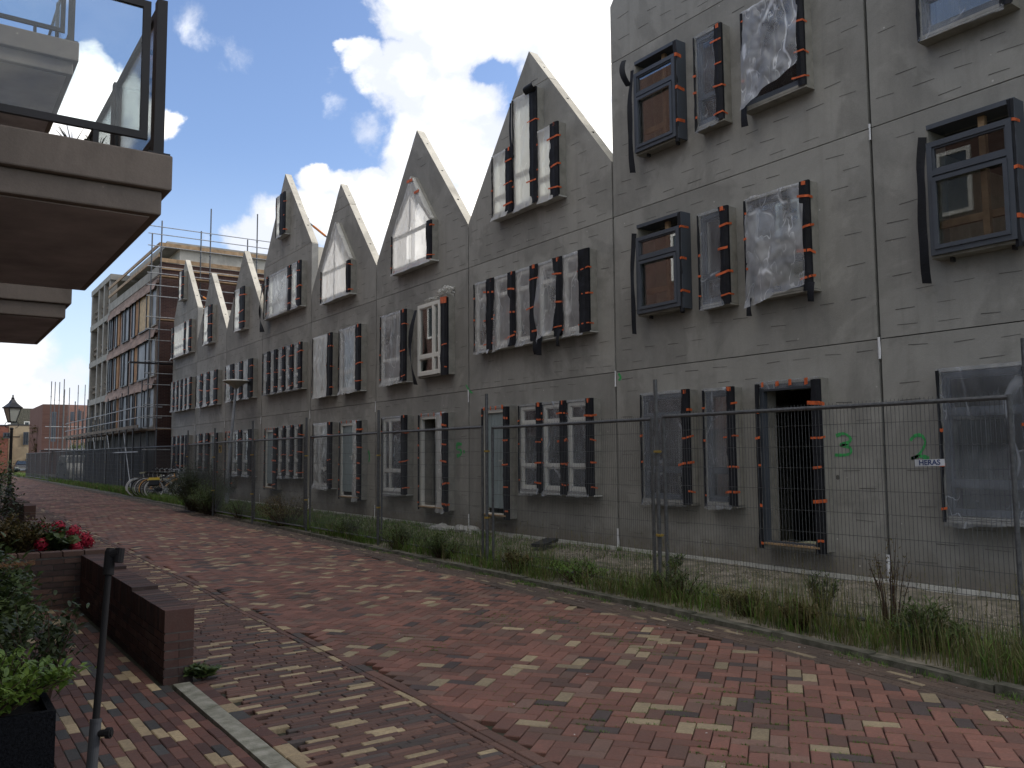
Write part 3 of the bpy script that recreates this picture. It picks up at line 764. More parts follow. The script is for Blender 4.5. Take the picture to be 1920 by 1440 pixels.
JT = (2.96, 5.55)
SPEC = [
 ('1', .6, 5.78, 9.2, 12.0, JT + (8.2,), 'tall grey concrete house at the right edge with a green 2 sprayed on it'),
 ('2', 5.78, 10.47, 9.2, 12.0, JT + (8.2,), 'tall grey concrete house with the open black doorway and a green 3 sprayed on it'),
 ('3', 10.47, 15.02, 6.52, 9.38, JT + (8.62,), 'gabled concrete house with five wrapped windows in a row and three under its peak'),
 ('4', 15.02, 19.4, 6.5, 9.28, JT + (10.,), 'gabled concrete house with one bare white framed window and a large pointed wrapped window'),
 ('5', 19.4, 23.74, 6.45, 9.18, JT + (8.45,), 'gabled concrete house with a narrow pointed wrapped window and a grey blue door'),
 ('6', 23.74, 28.03, 7.94, 10.7, JT + (7.96,), 'taller gabled concrete house, slit window under its peak, fourth from the far end'),
 ('7', 28.03, 32.1, 6.45, 9.02, JT + (8.5,), 'gabled concrete house behind the dish shaped street lamp'),
 ('8', 32.1, 36.2, 6.45, 8.95, JT + (8.5,), 'narrow gabled concrete house, second from the far end of the row'),
 ('9', 36.2, 40.25, 7.85, 10.3, JT + (7.88,), 'last gabled concrete house of the row next to the dark brick block'),
]
HS = {}
for s_ in SPEC: HS[s_[0]] = house(*s_[:1], s_[1], s_[2], s_[3], s_[4], s_[5], s_[6])

def open_window(hd, ya, yb, za, zb, gap=.2, label=None, studs=True):
    """unwrapped dark frame: open slot at the top, fanlight, casement"""
    h = hd['o']; o = ring(h, 'window', inset((ya, yb, za, zb), 0), inset((ya, yb, za, zb), .03)); tag(o, label)
    HOLES[h.name].append(inset((ya, yb, za, zb), .02))
    zt = zb - gap
    sash(o, ya + .02, yb - .02, za + .03, zt, 'frame_dark', (.72,), (), fw=.06, x0=D - P - .045, gl='glass_dark')
    mb = MB(); mb.prism_x([(ya + .075, za + .09), (yb - .075, za + .09), (yb - .075, za + .03 + (zt - za) * .66), (ya + .075, za + .03 + (zt - za) * .66)], D - P - .062, D - P - .046,
        [[(ya + .12, za + .135), (yb - .12, za + .135), (yb - .12, za - .015 + (zt - za) * .66), (ya + .12, za - .015 + (zt - za) * .66)]])
    mb.build('casement', 'frame_dark', o)
    m2 = MB(); m2.box(D - P - .02, D + .1, ya - .012, ya + .018, za, zb + .01); m2.box(D - P - .02, D + .1, ya + .02, yb - .02, zb - .04, zb + .012)
    m2.build('lining', 'frame_dark', o)
    if studs:
        t_ = MB(); yc = ya + (yb - ya) * .36
        t_.box(D - .1, D - .04, yc, yc + .07, za + .036, zb - .036); t_.box(D - .036, D + .02, ya + .04, yb - .04, za + .36, za + .44)
        t_.build('stud', 'timber', h)
    hang(o, yb + .03, za - .28, zb - .12, .09, .05, .02)
    strip(o, ya, .05, za - .05, zb, True, peel=.0, seed=ya)
    for q in (.85, .52, .18): tape(o, ya, za + (zb - za) * q, .02, .03, .12, h=.045)
    for q in (ya + .1, yb - .2): m3 = MB(); m3.box(D - .11, D - .05, q, q + .03, za - .05, za); m3.build('bracket', 'steel_dark', o)
    return o
# house 1
h1 = HS['1']; W1 = h1['o']
open_window(h1, 4.05, 5.0, 3.75, 5.26, .2, 'large bare dark framed window')
win(W1, 4.02, 5.02, 6.3, 7.75, 1, 'film_clear', 'frame_dark', .1)
win(W1, 4.05, 5.0, .88, 2.52, 1, 'film_clear', 'frame_dark', .05, (.22, .72))
open_window(h1, 2.3, 3.25, 3.75, 5.26, .2); win(W1, 2.3, 3.25, 6.3, 7.75, 1, 'film_clear', 'frame_dark')
win(W1, 1.6, 2.9, .4, 2.52, 1, 'film_clear', 'frame_dark')
# house 2
h2 = HS['2']; W2 = h2['o']
o = open_window(h2, 8.77, 9.7, 6.34, 7.86, .2, 'upper bare dark framed window'); hang(o, 9.9, 7.5, 7.98, .1, .1, -.12)
open_window(h2, 8.76, 9.72, 3.76, 5.2, .2, 'lower bare dark framed window')
win(W2, 7.9, 8.42, 6.35, 7.76, 1, 'film_clear', 'frame_dark', .12)
win(W2, 7.88, 8.43, 3.71, 5.08, 1, 'film_clear', 'frame_dark', .13)
o = win(W2, 6.54, 7.54, 6.34, 7.74, 1, 'film_crumpled', 'frame_dark', .1, sag=[(.34, .02)], loose=[.13], label='torn wrapped window'); hang(o, 7.5, 6.08, 6.4, .11, .02)
o = win(W2, 6.55, 7.58, 3.69, 5.08, 1, 'film_crumpled', 'frame_dark', .12, sag=[(.1, -.06)], loose=[.12], label='wrapped window with loose crumpled film'); hang(o, 7.52, 3.45, 3.7, .11, .02); hang(o, 6.56, 3.5, 3.75, .1, .02)
win(W2, 8.7, 9.7, .9, 2.55, 1, 'film_clear', 'frame_dark', .12, (.28, .8))
win(W2, 7.87, 8.42, .9, 2.53, 1, 'film_clear', 'frame_dark', .1, (.28,))
def doorway(hd, ya, yb, za, zb, leaf=None, fr='frame_dark', sh=0., label=None, sw=.1, tn=5, fm='film_clear'):
    h = hd['o']; o = ring(h, 'doorway' if leaf is None else 'door', inset((ya, yb, za, zb), 0), inset((ya, yb, za, zb), .035)); tag(o, label)
    HOLES[h.name].append(inset((ya, yb, za, zb), .02))
    fw = .06
    yl = ya + sw + sh * (yb - ya)
    mb = MB(); mb.prism_x([(ya + .036, za + .036), (yb - .036, za + .036), (yb - .036, zb - .036), (ya + .036, zb - .036)], D - P + .02, D - P + .1, [[(yl, za + .08), (yb - .1, za + .08), (yb - .1, zb - .12), (yl, zb - .12)]])
    mb.build('frame', fr, o)
    if leaf:
        m2 = MB(); m2.box(D - P + .05, D - P + .09, yl + .005, yb - .105, za + .18, zb - .125)
        n_ = int((yb - .105 - yl) / .1)
        for i in range(1, n_ + 1): m2.box(D - P + .044, D - P + .05, yl + .1 * i - .004, yl + .1 * i + .004, za + .2, zb - .14)
        m2.build('door_leaf', leaf, o)
        m2 = MB(); m2.box(D - P + .0, D - P + .045, yl + .05, yl + .07, za + 1.0, za + 1.12); m2.box(D - P - .01, D - P + .008, yl + .05, yl + .17, za + 1.08, za + 1.1); m2.build('handle', 'sill_pale', o)
    m3 = MB(); m3.box(D - P - .03, D + .12, ya + .04, yb - .04, za + .037, za + .06); m3.build('threshold', 'timber', o)
    if sh: sheet(o, ya + sw * .5, yl + .02, za, zb, 'film_mid')
    # film stapled over the head
    m4 = MB(); ribbon(m4, [i / 12 for i in range(13)], [0, 1, 2], lambda u, r: ((D - P + .1, ya + (yb - ya) * u, zb + .012) if r == 0 else (D - P - .012 - .006 * noise.noise(Vector((u * 9, r, ya))), ya + (yb - ya) * u, zb + .01 - (.0 if r == 1 else .1 + .02 * noise.noise(Vector((u * 5, ya, 1)))))))
    m4.build('plastic_sheet', fm, o)
    strip(o, ya, sw, za - .02, zb - .02, True, seed=ya); strip(o, yb, .07, za - .02, zb - .02, False, seed=yb)
    for q in range(tn):
        zz = za + (zb - za) * ((q + .35 + R_.uniform(-.12, .12)) / tn)
        tape(o, ya, zz, .012, sw + .03, .06 if R_.random() < .4 else 0, h=.038); tape(o, yb - .07, zz + R_.uniform(-.1, .1), 0, .075, 0, h=.036)
    for q in (.15, .4, .6, .85): tape(o, ya + (yb - ya) * q, zb - .03, .0, .05, 0, h=.08)
    return o
doorway(h2, 6.5, 7.48, .39, 2.55, label='open black doorway wrapped in membrane and orange tape', sw=.12)
# house 3
h3 = HS['3']; W3 = h3['o']
win(W3, 13.14, 13.82, 6.28, 7.56, 1, 'film_white', 'frame_white', .2, tn=3)
o = win(W3, 12.34, 13.09, 6.28, 8.46, 1, 'film_white', 'frame_white', .2, tn=2); hang(o, 13.12, 7.3, 8.4, .07, .04, -.05); hang(o, 12.42, 8.36, 8.56, .3, .1, .0)
win(W3, 11.7, 12.32, 6.24, 7.58, 1, 'film_white', 'frame_white', .22, tn=3)
o = win(W3, 10.9, 14.5, 3.7, 5.1, 5, 'film_mid', 'frame_white', .24, (.75,), tn=3, sag=[(0, 0), (.12, -.02), (0, 0), (.05, -.04), (0, .0)], loose=[0, .22, 0, .08, 0], label='row of five film wrapped panes'); hang(o, 12.25, 3.4, 3.75, .12, .02, .03); hang(o, 12.38, 3.42, 3.7, .1, .03); hang(o, 11.66, 3.5, 3.8, .1, .05, .05)
win(W3, 10.86, 12.97, .95, 2.55, 3, 'film_clear', 'frame_white', .15, (.28, .8), tn=4)
doorway(h3, 13.32, 14.24, .42, 2.56, 'door_grey', 'frame_white', label='pale grey door behind taped membrane', sw=.16)
# pointed windows
def pent(hd, ya, yb, za, ze, zp, fm='film_white', wv=(.35, .7)):
    h = hd['o']; yc = (ya + yb) / 2
    def pg(q): return [(ya + q, za + q), (yb - q, za + q), (yb - q, ze - q * .35), (yc, zp - q * 1.9), (ya + q, ze - q * .35)]
    o = ring(h, 'window', pg(0), pg(.04)); tag(o, 'pointed window wrapped in white film')
    HOLES[h.name].append(pg(.02))
    s_ = MB(); s_.box(D - P - .03, D - .004, ya - .03, yb + .03, za - .035, za - .008); s_.build('sill', 'sill_pale', o)
    mb = MB(); mb.prism_x(pg(.045), D - P + .02, D - P + .09, [[(ya + .1, za + .12), (yc - .03, za + .12), (yc - .03, zp - .4), (ya + .1, ze - .02)], [(yc + .03, za + .12), (yb - .1, za + .12), (yb - .1, ze - .02), (yc + .03, zp - .4)]])
    mb.build('frame', 'frame_white', o)
    m5 = MB(); m5.box(D - P + .03, D - P + .08, ya + .1, yb - .1, ze - .1, ze - .03); m5.build('transom', 'frame_white', o)
    top = lambda y: ze + (zp - ze) * (1 - abs(y - yc) / ((yb - ya) / 2))
    sheet(o, ya + .02, yb - .01, za, 99, fm, top=top, wr=1.5)
    strip(o, ya, .17, za + .02, ze - .02, True, peel=.03, seed=ya); strip(o, yb, .05, za - .02, ze, False, seed=yb)
    for q in (.1, .85): tape(o, ya, za + (ze - za) * q, .02, .2, .08)
    for q in (.15, .75): tape(o, yb - .06, za + (ze - za) * q, .0, .08, 0)
    return o
h4 = HS['4']; W4 = h4['o']
o = pent(h4, 16.29, 18.2, 5.97, 6.88, 8.11)
for (yy_, zz_) in ((16.98, 7.66), (17.3, 8.0)): tape(o, yy_ - .1, zz_, .08, .2, 0, h=.06)
m5 = MB(); m5.box(D - P - .02, D - P - .004, 16.3, 18.1, 5.955, 6.0); m5.build('red_batten', 'tape_orange', o)
win(W4, 17.47, 18.78, 3.35, 5.02, 1, 'film_mid', 'frame_white', .25, (.32,), tn=3)
o = ring(W4, 'window', inset((15.58, 16.88, 3.35, 5.03), 0), inset((15.58, 16.88, 3.35, 5.03), .035)); tag(o, 'bare white framed window with film bunched on top')
HOLES[W4.name].append(inset((15.58, 16.88, 3.35, 5.03), .02))
sash(o, 15.86, 16.86, 3.39, 4.99, 'frame_white', (.26,), (.3,), fw=.08, x0=D - P - .03, gl='glass_dark')
strip(o, 15.58, .26, 3.33, 5.0, True, seed=3); tape(o, 15.62, 4.95, .02, .3, .1, h=.12); tape(o, 15.6, 4.0, .02, .25, .08); tape(o, 15.6, 3.5, .02, .1, .08)
hang(o, 16.95, 3.2, 4.9, .13, .16, -.05)
PUFF = o

t_ = MB(); t_.box(D + .2, D + .28, 16.0, 16.07, 3.2, 5.2); t_.build('stud', 'timber', W4)
win(W4, 17.43, 18.68, .75, 2.55, 1, 'film_clear', 'frame_white', .24, (.28,), mull=(.72,), tn=3)
doorway(h4, 15.6, 16.85, .46, 2.54, None, 'frame_white', sh=.22, label='open doorway with white frame', sw=.2)
h5 = HS['5']; W5 = h5['o']
pent(h5, 20.63, 22.57, 5.92, 6.82, 8.04)
win(W5, 21.77, 23.13, 3.3, 5.0, 1, 'film_white', 'frame_white', .26, (.3,), tn=3, mull=(.7,))
win(W5, 19.95, 21.27, 3.31, 5.0, 1, 'film_mid', 'frame_white', .26, (.3,), tn=3, mull=(.3,))
win(W5, 21.73, 23.03, .78, 2.55, 1, 'film_mid', 'frame_white', .26, (.28,), tn=3, mull=(.7,))
doorway(h5, 19.88, 21.2, .53, 2.54, 'door_grey', 'frame_white', sh=.2, label='grey blue door', sw=.22)
h6 = HS['6']; W6 = h6['o']
win(W6, 25.58, 26.37, 8.62, 9.95, 1, 'film_white', 'frame_white', .4, tn=3)
o = win(W6, 24.15, 27.4, 6.12, 7.48, 3, 'film_mid', 'frame_white', .3, tn=3, splits=(24.95, 27.0), loose=[0, .1, 0]); hang(o, 27.45, 5.7, 7.3, .25, .1)
win(W6, 24.0, 27.4, 3.65, 5.0, 5, 'film_clear', 'frame_white', .24, tn=3)
doorway(h6, 26.0, 27.1, .61, 2.54, 'door_grey', 'frame_white', label='grey door', sw=.3)
win(W6, 23.9, 25.9, 1.03, 2.56, 3, 'film_clear', 'frame_white', .24, tn=3)
h7 = HS['7']; W7 = h7['o']
win(W7, 29.5, 30.6, 6.13, 7.6, 1, 'film_white', 'frame_white', .5, tn=3)
win(W7, 28.48, 31.5, 3.66, 4.95, 3, 'film_mid', 'frame_white', .4, tn=3)
win(W7, 28.35, 30.6, 1.0, 2.56, 2, 'film_clear', 'frame_white', .4, tn=3)
doorway(h7, 30.65, 31.35, .6, 2.56, 'door_grey', 'frame_white', sw=.25)
h8 = HS['8']; W8 = h8['o']
win(W8, 33.5, 34.62, 6.1, 7.55, 1, 'film_white', 'frame_white', .5, tn=3)
win(W8, 32.6, 35.5, 3.65, 4.93, 3, 'film_mid', 'frame_white', .4, tn=3)
win(W8, 33.6, 35.3, 1.1, 2.56, 2, 'film_clear', 'frame_white', .4, tn=3)
doorway(h8, 32.4, 33.4, .6, 2.56, 'door_grey', 'frame_white', sw=.3)
h9 = HS['9']; W9 = h9['o']
win(W9, 38.0, 38.72, 8.5, 9.75, 1, 'film_white', 'frame_white', .3, tn=3)
win(W9, 36.55, 39.85, 6.05, 7.4, 3, 'film_white', 'frame_white', .3, tn=3, splits=(37.35, 39.4))
win(W9, 36.3, 39.7, 3.67, 4.95, 5, 'film_mid', 'frame_white', .26, tn=3)
win(W9, 36.6, 39.4, 1.1, 2.56, 4, 'film_clear', 'frame_white', .3, tn=3)
for k_, hd in HS.items():
    tall = k_ in '69'
    finish(hd, slab=8.9 if k_ in '12' else 6.15, party=7.85 if tall else (9.1 if k_ in '12' else 6.3))
    if k_ != '9': gap_backing(hd['o'], hd['y1'], min(hd['eave'], 6.3))
    y = hd['y0']
    if k_ != '1':
        seal(hd['o'], y, .08, .42, .05); seal(hd['o'], y, 2.72, 2.98, .04)
        if k_ in '2': seal(hd['o'], y, 5.4, 5.6, .03)
# far party wall end visible at h9, hollow-core slab ends in the gap right of house 6
mb = MB()
for i in range(5): mb.tube((D + .5 + i * .32, 23.74, 7.7), (D + .5 + i * .32, 23.8, 7.7), .08, 8)
# sprayed numbers on the concrete
def spray(h, pts, name='painted_number', w_=.045):
    mb = MB(); n = len(pts)
    L = []
    for i, (y, z) in enumerate(pts):
        a = pts[max(0, i - 1)]; b = pts[min(n - 1, i + 1)]; dy, dz = b[0] - a[0], b[1] - a[1]; l = sqrt(dy * dy + dz * dz) or 1
        ww = w_ * (.8 + .5 * noise.noise(Vector((y * 9, z * 9, 0)))); L.append((y - dz / l * ww / 2, z + dy / l * ww / 2)); L.append((y + dz / l * ww / 2, z - dy / l * ww / 2))
    mb.add([(D - .0035, *p) for p in L], [(2 * i, 2 * i + 1, 2 * i + 3, 2 * i + 2) for i in range(n - 1)])
    mb.build(name, 'paint_green', h)
def curve(ctrl, n=8):
    out = []
    for i in range(len(ctrl) - 1):
        p0, p1, p2, p3 = ctrl[max(0, i - 1)], ctrl[i], ctrl[i + 1], ctrl[min(len(ctrl) - 1, i + 2)]
        for j in range(n):
            t_ = j / n; out.append(tuple(.5 * (2 * p1[k] + (p2[k] - p0[k]) * t_ + (2 * p0[k] - 5 * p1[k] + 4 * p2[k] - p3[k]) * t_ ** 2 + (3 * p1[k] - p0[k] - 3 * p2[k] + p3[k]) * t_ ** 3) for k in (0, 1)))
    return out + [ctrl[-1]]
def onwall(px, py):
    d = ray(px, py); t_ = D / d.x; return (d.y * t_, H + d.z * t_)
spray(W2, curve([onwall(*p) for p in [(1568, 817), (1583, 813), (1595, 822), (1590, 830), (1577, 834), (1592, 838), (1596, 848), (1585, 853), (1565, 853)]]))
spray(W1, curve([onwall(*p) for p in [(1707, 826), (1716, 817), (1728, 817), (1735, 828), (1730, 843), (1720, 855), (1709, 860), (1725, 855), (1742, 860)]]))
spray(W4, curve([onwall(*p) for p in [(866, 833), (858, 833), (857, 842), (864, 844), (864, 852), (857, 855)]]), w_=.07)
spray(W4, curve([onwall(*p) for p in [(870, 844), (871, 850)]]), w_=.06)
spray(W5, curve([onwall(*p) for p in [(691, 845), (693, 855), (692, 866)]]), w_=.09)
spray(W2, curve([onwall(*p) for p in [(1160, 700), (1164, 708), (1160, 713)]]), 'paint_mark'); spray(W3, curve([onwall(*p) for p in [(874, 722), (880, 732), (886, 737)]]), 'paint_mark')
hb = MB()
for p in [(1600, 763), (1571, 895)]:
    y, z = onwall(*p); hb.tube((D - .002, y, z), (D + .01, y, z), .03, 10)
hb.build('socket_hole', 'recess_shade', W2)
#---PART3---

# ------------------------------------------------------------------ fences
def fence_panel(L=3.5, cloth=False, step=.0345, zb=.1, zt=2.04):
    """local: runs along +x from 0 to L"""
    f = thing('site_fence', None, None)
    mb = MB(); r = .0195
    mb.tube((.03, 0, zb), (.03, 0, zt), r, 8); mb.tube((L - .03, 0, zb), (L - .03, 0, zt), r, 8)
    mb.tube((.03, 0, zt - .02), (L - .03, 0, zt - .02), r, 8); mb.tube((.03, 0, zb + .03), (L - .03, 0, zb + .03), r * .9, 8)
    mb.build('frame', 'galvanised', f, smooth=False)
    if cloth:
        m2 = MB(); n = 26
        ribbon(m2, [i / n for i in range(n + 1)], [zb + .03, .4, .8, 1.2, 1.6, zt], lambda u, z: (.03 + u * (L - .06), .02 + .03 * noise.noise(Vector((u * 6, z * 1.5, 1))), z - (.03 * sin(u * 17) ** 2 if z > 2 else 0)))
        m2.build('cloth', 'net', f)
    m3 = MB(); n = int((L - .1) / step)
    for i in range(1, n): x = .03 + (L - .06) * i / n; m3.tube((x, 0, zb + .03), (x, 0, zt + .02), .0023, 3, cap=False)
    z = zb + .16
    while z < zt - .05: m3.tube((.03, .004, z), (L - .03, .004, z), .0026, 3, cap=False); z += .2
    m3.build('wire_mesh', 'wire', f); return f
FX = [(6.99, 3.1), (6.9, 7.0), (6.88, 10.5), (6.84, 13.97), (6.86, 17.45), (6.85, 20.93), (6.88, 24.43), (7.02, 27.9)]
FL = ['bare wire fence panel at the right, in front of the green 2 and 3', 'wire fence panel in front of the three low wrapped windows and pale grey door',
      'wire fence panel in front of the open white framed doorway', 'wire fence panel in front of the grey blue door with white frame', 'wire fence panel in front of the fourth house from the far end',
      'wire fence panel beside the dish shaped lamp, near side', 'wire fence panel behind the dark bush near the bicycles']
proto = fence_panel()
for i in range(len(FX) - 1):
    f = proto if i == 0 else copy_tree(proto)
    (xa, ya), (xb, yb) = FX[i + 1], FX[i]
    dd = sqrt((xb - xa) ** 2 + (yb - ya) ** 2)
    f.location = (xa + .03 * (i % 2) - .015, ya + (yb - ya) * .085 / dd, zv(xa, ya) - .03); f.rotation_euler = (radians(R_.uniform(-.8, .8)), 0, atan2(yb - ya, xb - xa)); f.scale = ((dd - .17) / 3.5, 1, 1)
    tag(f, FL[i], 'fence panel', 'bare wire fence panels along the verge')
f = copy_tree(proto); f.location = (7.0, 3.0, 0); f.rotation_euler = (0, 0, radians(-91)); tag(f, 'wire fence panel cut off by the right edge of the photo', 'fence panel', 'bare wire fence panels along the verge')
def fence_post(L=2.52):
    p = thing('steel_post', None, None)
    mb = MB(); mb.tube((0, 0, -.1), (0, 0, L), .024, 10); mb.build('standard', 'galvanised', p)
    mb = MB(); mb.tube((.075, .01, .05), (.075, .01, 2.0), .0205, 8)
    for z in (1.68, .72): 
        m2 = MB(); m2.box(-.03, .03, -.03, .03, z - .014, z + .014); m2.tube((-.02, -.045, z), (-.02, .045, z), .007, 6); m2.box(-.055, -.028, -.02, .02, z - .012, z + .012); m2.build('clamp', 'clamp', p)
    return p
pp = fence_post()
PL = ['tall steel post at the right edge of the photo', 'tall steel post with brass clamps in front of the second house', 'tall steel post in front of the pale grey door', 'tall steel post left of the film wrapped window by the open white doorway',
      'tall steel post in front of the house with the grey blue door', 'tall steel post between the lamp and the grass clump', 'tall steel post right of the dark bush', 'tall steel post at the end of the bare fence, behind the dark bush']
for i, (x, y) in enumerate(FX):
    p = pp if i == 0 else copy_tree(pp)
    p.location = (x - .03, y - .02, zv(x, y) - .03); p.rotation_euler = (radians(R_.uniform(-.8, .8)), radians(R_.uniform(-.5, .5)), R_.uniform(0, 6))
    p.scale = (1, 1, .96 + R_.random() * .05)
    tag(p, PL[i], 'post', 'tall fence posts along the verge')
# far fence hung with dark cloth
ORD = 'first second third fourth fifth sixth seventh eighth ninth tenth eleventh twelfth thirteenth fourteenth fifteenth sixteenth'.split()
FF = [(8.9, 37.2), (8.35, 40.6), (8.05, 44.1)]
while FF[-1][1] < 84: FF.append((7.95 + .002 * (FF[-1][1] - 44), FF[-1][1] + 3.5))
pc = fence_panel(cloth=True, step=.07)
for i in range(len(FF) - 1):
    f = pc if i == 1 else (copy_tree(proto) if i == 0 else copy_tree(pc))
    (xa, ya), (xb, yb) = FF[i + 1], FF[i]; dd = sqrt((xb - xa) ** 2 + (yb - ya) ** 2)
    f.location = (xa, ya, .03); f.rotation_euler = (0, 0, atan2(yb - ya, xb - xa)); f.scale = ((dd - .04) / 3.5, 1, 1.03)
    f['group'] = 'cloth hung fence panels by the scaffold'; f['category'] = 'fence panel'
    f['label'] = 'bare fence panel behind the parked bicycles' if i == 0 else ORD[i - 1] + ' dark cloth fence panel, counted from the bicycles'
for i, (x, y) in enumerate(FF):
    p = copy_tree(pp); p.location = (x, y, .0); p.scale = (1, 1, .86)
    p['label'] = ORD[i] + ' steel post of the dark cloth fence, counted from the bicycles'; p['group'] = 'posts of the fence by the scaffold'; p['category'] = 'post'
# name plate on the wire
def onx(px, py, X): d = ray(px, py); t_ = X / d.x; return Vector((X, d.y * t_, H + d.z * t_))
def text_mesh(body, size, mt, parent, M, name='lettering', bold=.012):
    cu = bpy.data.curves.new('t', 'FONT'); cu.body = body; cu.size = size; cu.extrude = .0008; cu.offset = bold * size; cu.align_x = 'CENTER'; cu.align_y = 'CENTER'
    o = bpy.data.objects.new('t', cu); col.objects.link(o); dg = bpy.context.evaluated_depsgraph_get(); dg.update()
    me = bpy.data.meshes.new_from_object(o.evaluated_get(dg)); bpy.data.objects.remove(o); me.transform(M); me.materials.clear(); me.materials.append(MAT[mt]); me.name = name
    r = bpy.data.objects.new(name, me); col.objects.link(r); r.parent = parent; return r
a = onx(1717, 868, 6.93); b = onx(1775, 867, 6.95); c = (a + b) / 2; W_ = (a - b).length
s_ = thing('fence_sign', 'small white name plate with blue capital letters wired to the fence', 'sign', tuple(c))
mb = MB(); mb.box(-.003, .0, -W_ / 2, W_ / 2, -.028, .028)
q = mb.build('plate', 'sign_white'); q.parent = s_
text_mesh('HERAS', .068, 'text_blue', s_, Matrix(((0, 0, -1, -.0045), (-1, 0, 0, 0), (0, 1, 0, 0), (0, 0, 0, 1))) @ Matrix.Diagonal((.92, .88, 1, 1)), bold=.02)
s_.rotation_euler = (radians(-1.5), 0, 0); s_.location.x = 6.92
def plate(px, py, X, w_, h_, mt, label):
    c = onx(px, py, X); s_ = thing('fence_plate', label, 'sign', tuple(c)); mb = MB(); mb.box(-.004, 0, -w_ / 2, w_ / 2, -h_ / 2, h_ / 2)
    q = mb.build('plate', mt); q.parent = s_
    mb = MB(); mb.box(-.006, -.0045, -w_ / 2 * .6, -w_ / 2 * .25, -h_ / 2 * .7, h_ / 2 * .7); mb.box(-.006, -.0045, 0, w_ / 2 * .7, h_ / 2 * .1, h_ / 2 * .7); q = mb.build('mark', 'black_plastic'); q.parent = s_
plate(413, 842, 6.9, .26, .2, 'sign_yellow', 'small square yellow plate on the fence left of the dish lamp')
def blankplate(px, py, X, w_, h_, label):
    c = onx(px, py, X); mb = MB(); mb.box(X - .004, X, c.y - w_ / 2, c.y + w_ / 2, c.z - h_ / 2, c.z + h_ / 2)
    tag(mb.build('fence_plate', 'sign_white'), label, 'sign')

# ------------------------------------------------------------------ street lamps
l = thing('street_lamp', 'slender grey street lamp with an upturned dish shaped head behind the fence', 'street lamp', (8.53, 28.8, .1))
mb = MB(); mb.tube((8.53, 28.8, .0), (8.55, 28.8, 1.1), .07, 12); mb.tube((8.55, 28.8, 1.1), (8.79, 28.9, 3.95), .055, 12, .04); mb.build('pole', 'lamp_pole', l)
mb = MB(); mb.lathe((8.79, 28.9, 3.95), [(.03, -.02), (.07, 0), (.16, .08), (.33, .17), (.4, .2), (.42, .22)], 20); mb.build('lamp_bowl', 'lamp_shell', l)
mb = MB(); mb.lathe((8.79, 28.9, 4.17), [(.43, 0), (.44, .015), (.42, .04), (.2, .07), (.02, .08)], 20); mb.build('lamp_cap', 'sill_pale', l)
l = thing('street_lantern', 'black classic street lantern with pale glass above the bush at the left', 'lantern', (2.92, 37, 0)); x, y = 2.92, 37
mb = MB(); mb.lathe((x, y, 0), [(.12, 0), (.12, .5), (.07, .6), (.055, 1.5), (.05, 2.72), (.07, 2.75), (.05, 2.8)], 12); mb.build('pole', 'lamp_black', l)
mb = MB(); mb.tube((x - .28, y, 2.45), (x + .28, y, 2.45), .02, 6); mb.torus((x - .1, y, 2.9), .12, .012, 'y', 10, 5, pi * .5, pi * 1.5); mb.torus((x + .1, y, 2.9), .12, .012, 'y', 10, 5, -pi * .5, pi * .5); mb.tube((x - .1, y, 2.78), (x - .1, y, 2.8), .01); mb.build('bracket', 'lamp_black', l)
mb = MB()
def frust(mb, z0, r0, z1, r1, n=4):
    vs = [(x + r0 * cos(pi / 4 + i * pi / 2 + .35), y + r0 * sin(pi / 4 + i * pi / 2 + .35), z0) for i in range(4)] + [(x + r1 * cos(pi / 4 + i * pi / 2 + .35), y + r1 * sin(pi / 4 + i * pi / 2 + .35), z1) for i in range(4)]
    mb.add(vs, [(3, 2, 1, 0), (4, 5, 6, 7)] + [(i, (i + 1) % 4, 4 + (i + 1) % 4, 4 + i) for i in range(4)])
frust(mb, 3.03, .14, 3.52, .3); mb.build('lamp_glass', 'lamp_glass', l)
mb = MB(); frust(mb, 3.52, .37, 3.56, .37); frust(mb, 3.56, .35, 3.72, .16); frust(mb, 3.72, .16, 3.87, .06); mb.lathe((x, y, 3.87), [(.05, 0), (.06, .04), (.02, .08), (.035, .12), (.005, .17)], 8)
for i in range(4):
    a_ = pi / 4 + i * pi / 2 + .35; mb.tube((x + .145 * cos(a_), y + .145 * sin(a_), 3.0), (x + .31 * cos(a_), y + .31 * sin(a_), 3.54), .014, 5)
frust(mb, 2.98, .15, 3.03, .15); mb.build('lamp_roof', 'lamp_black', l)

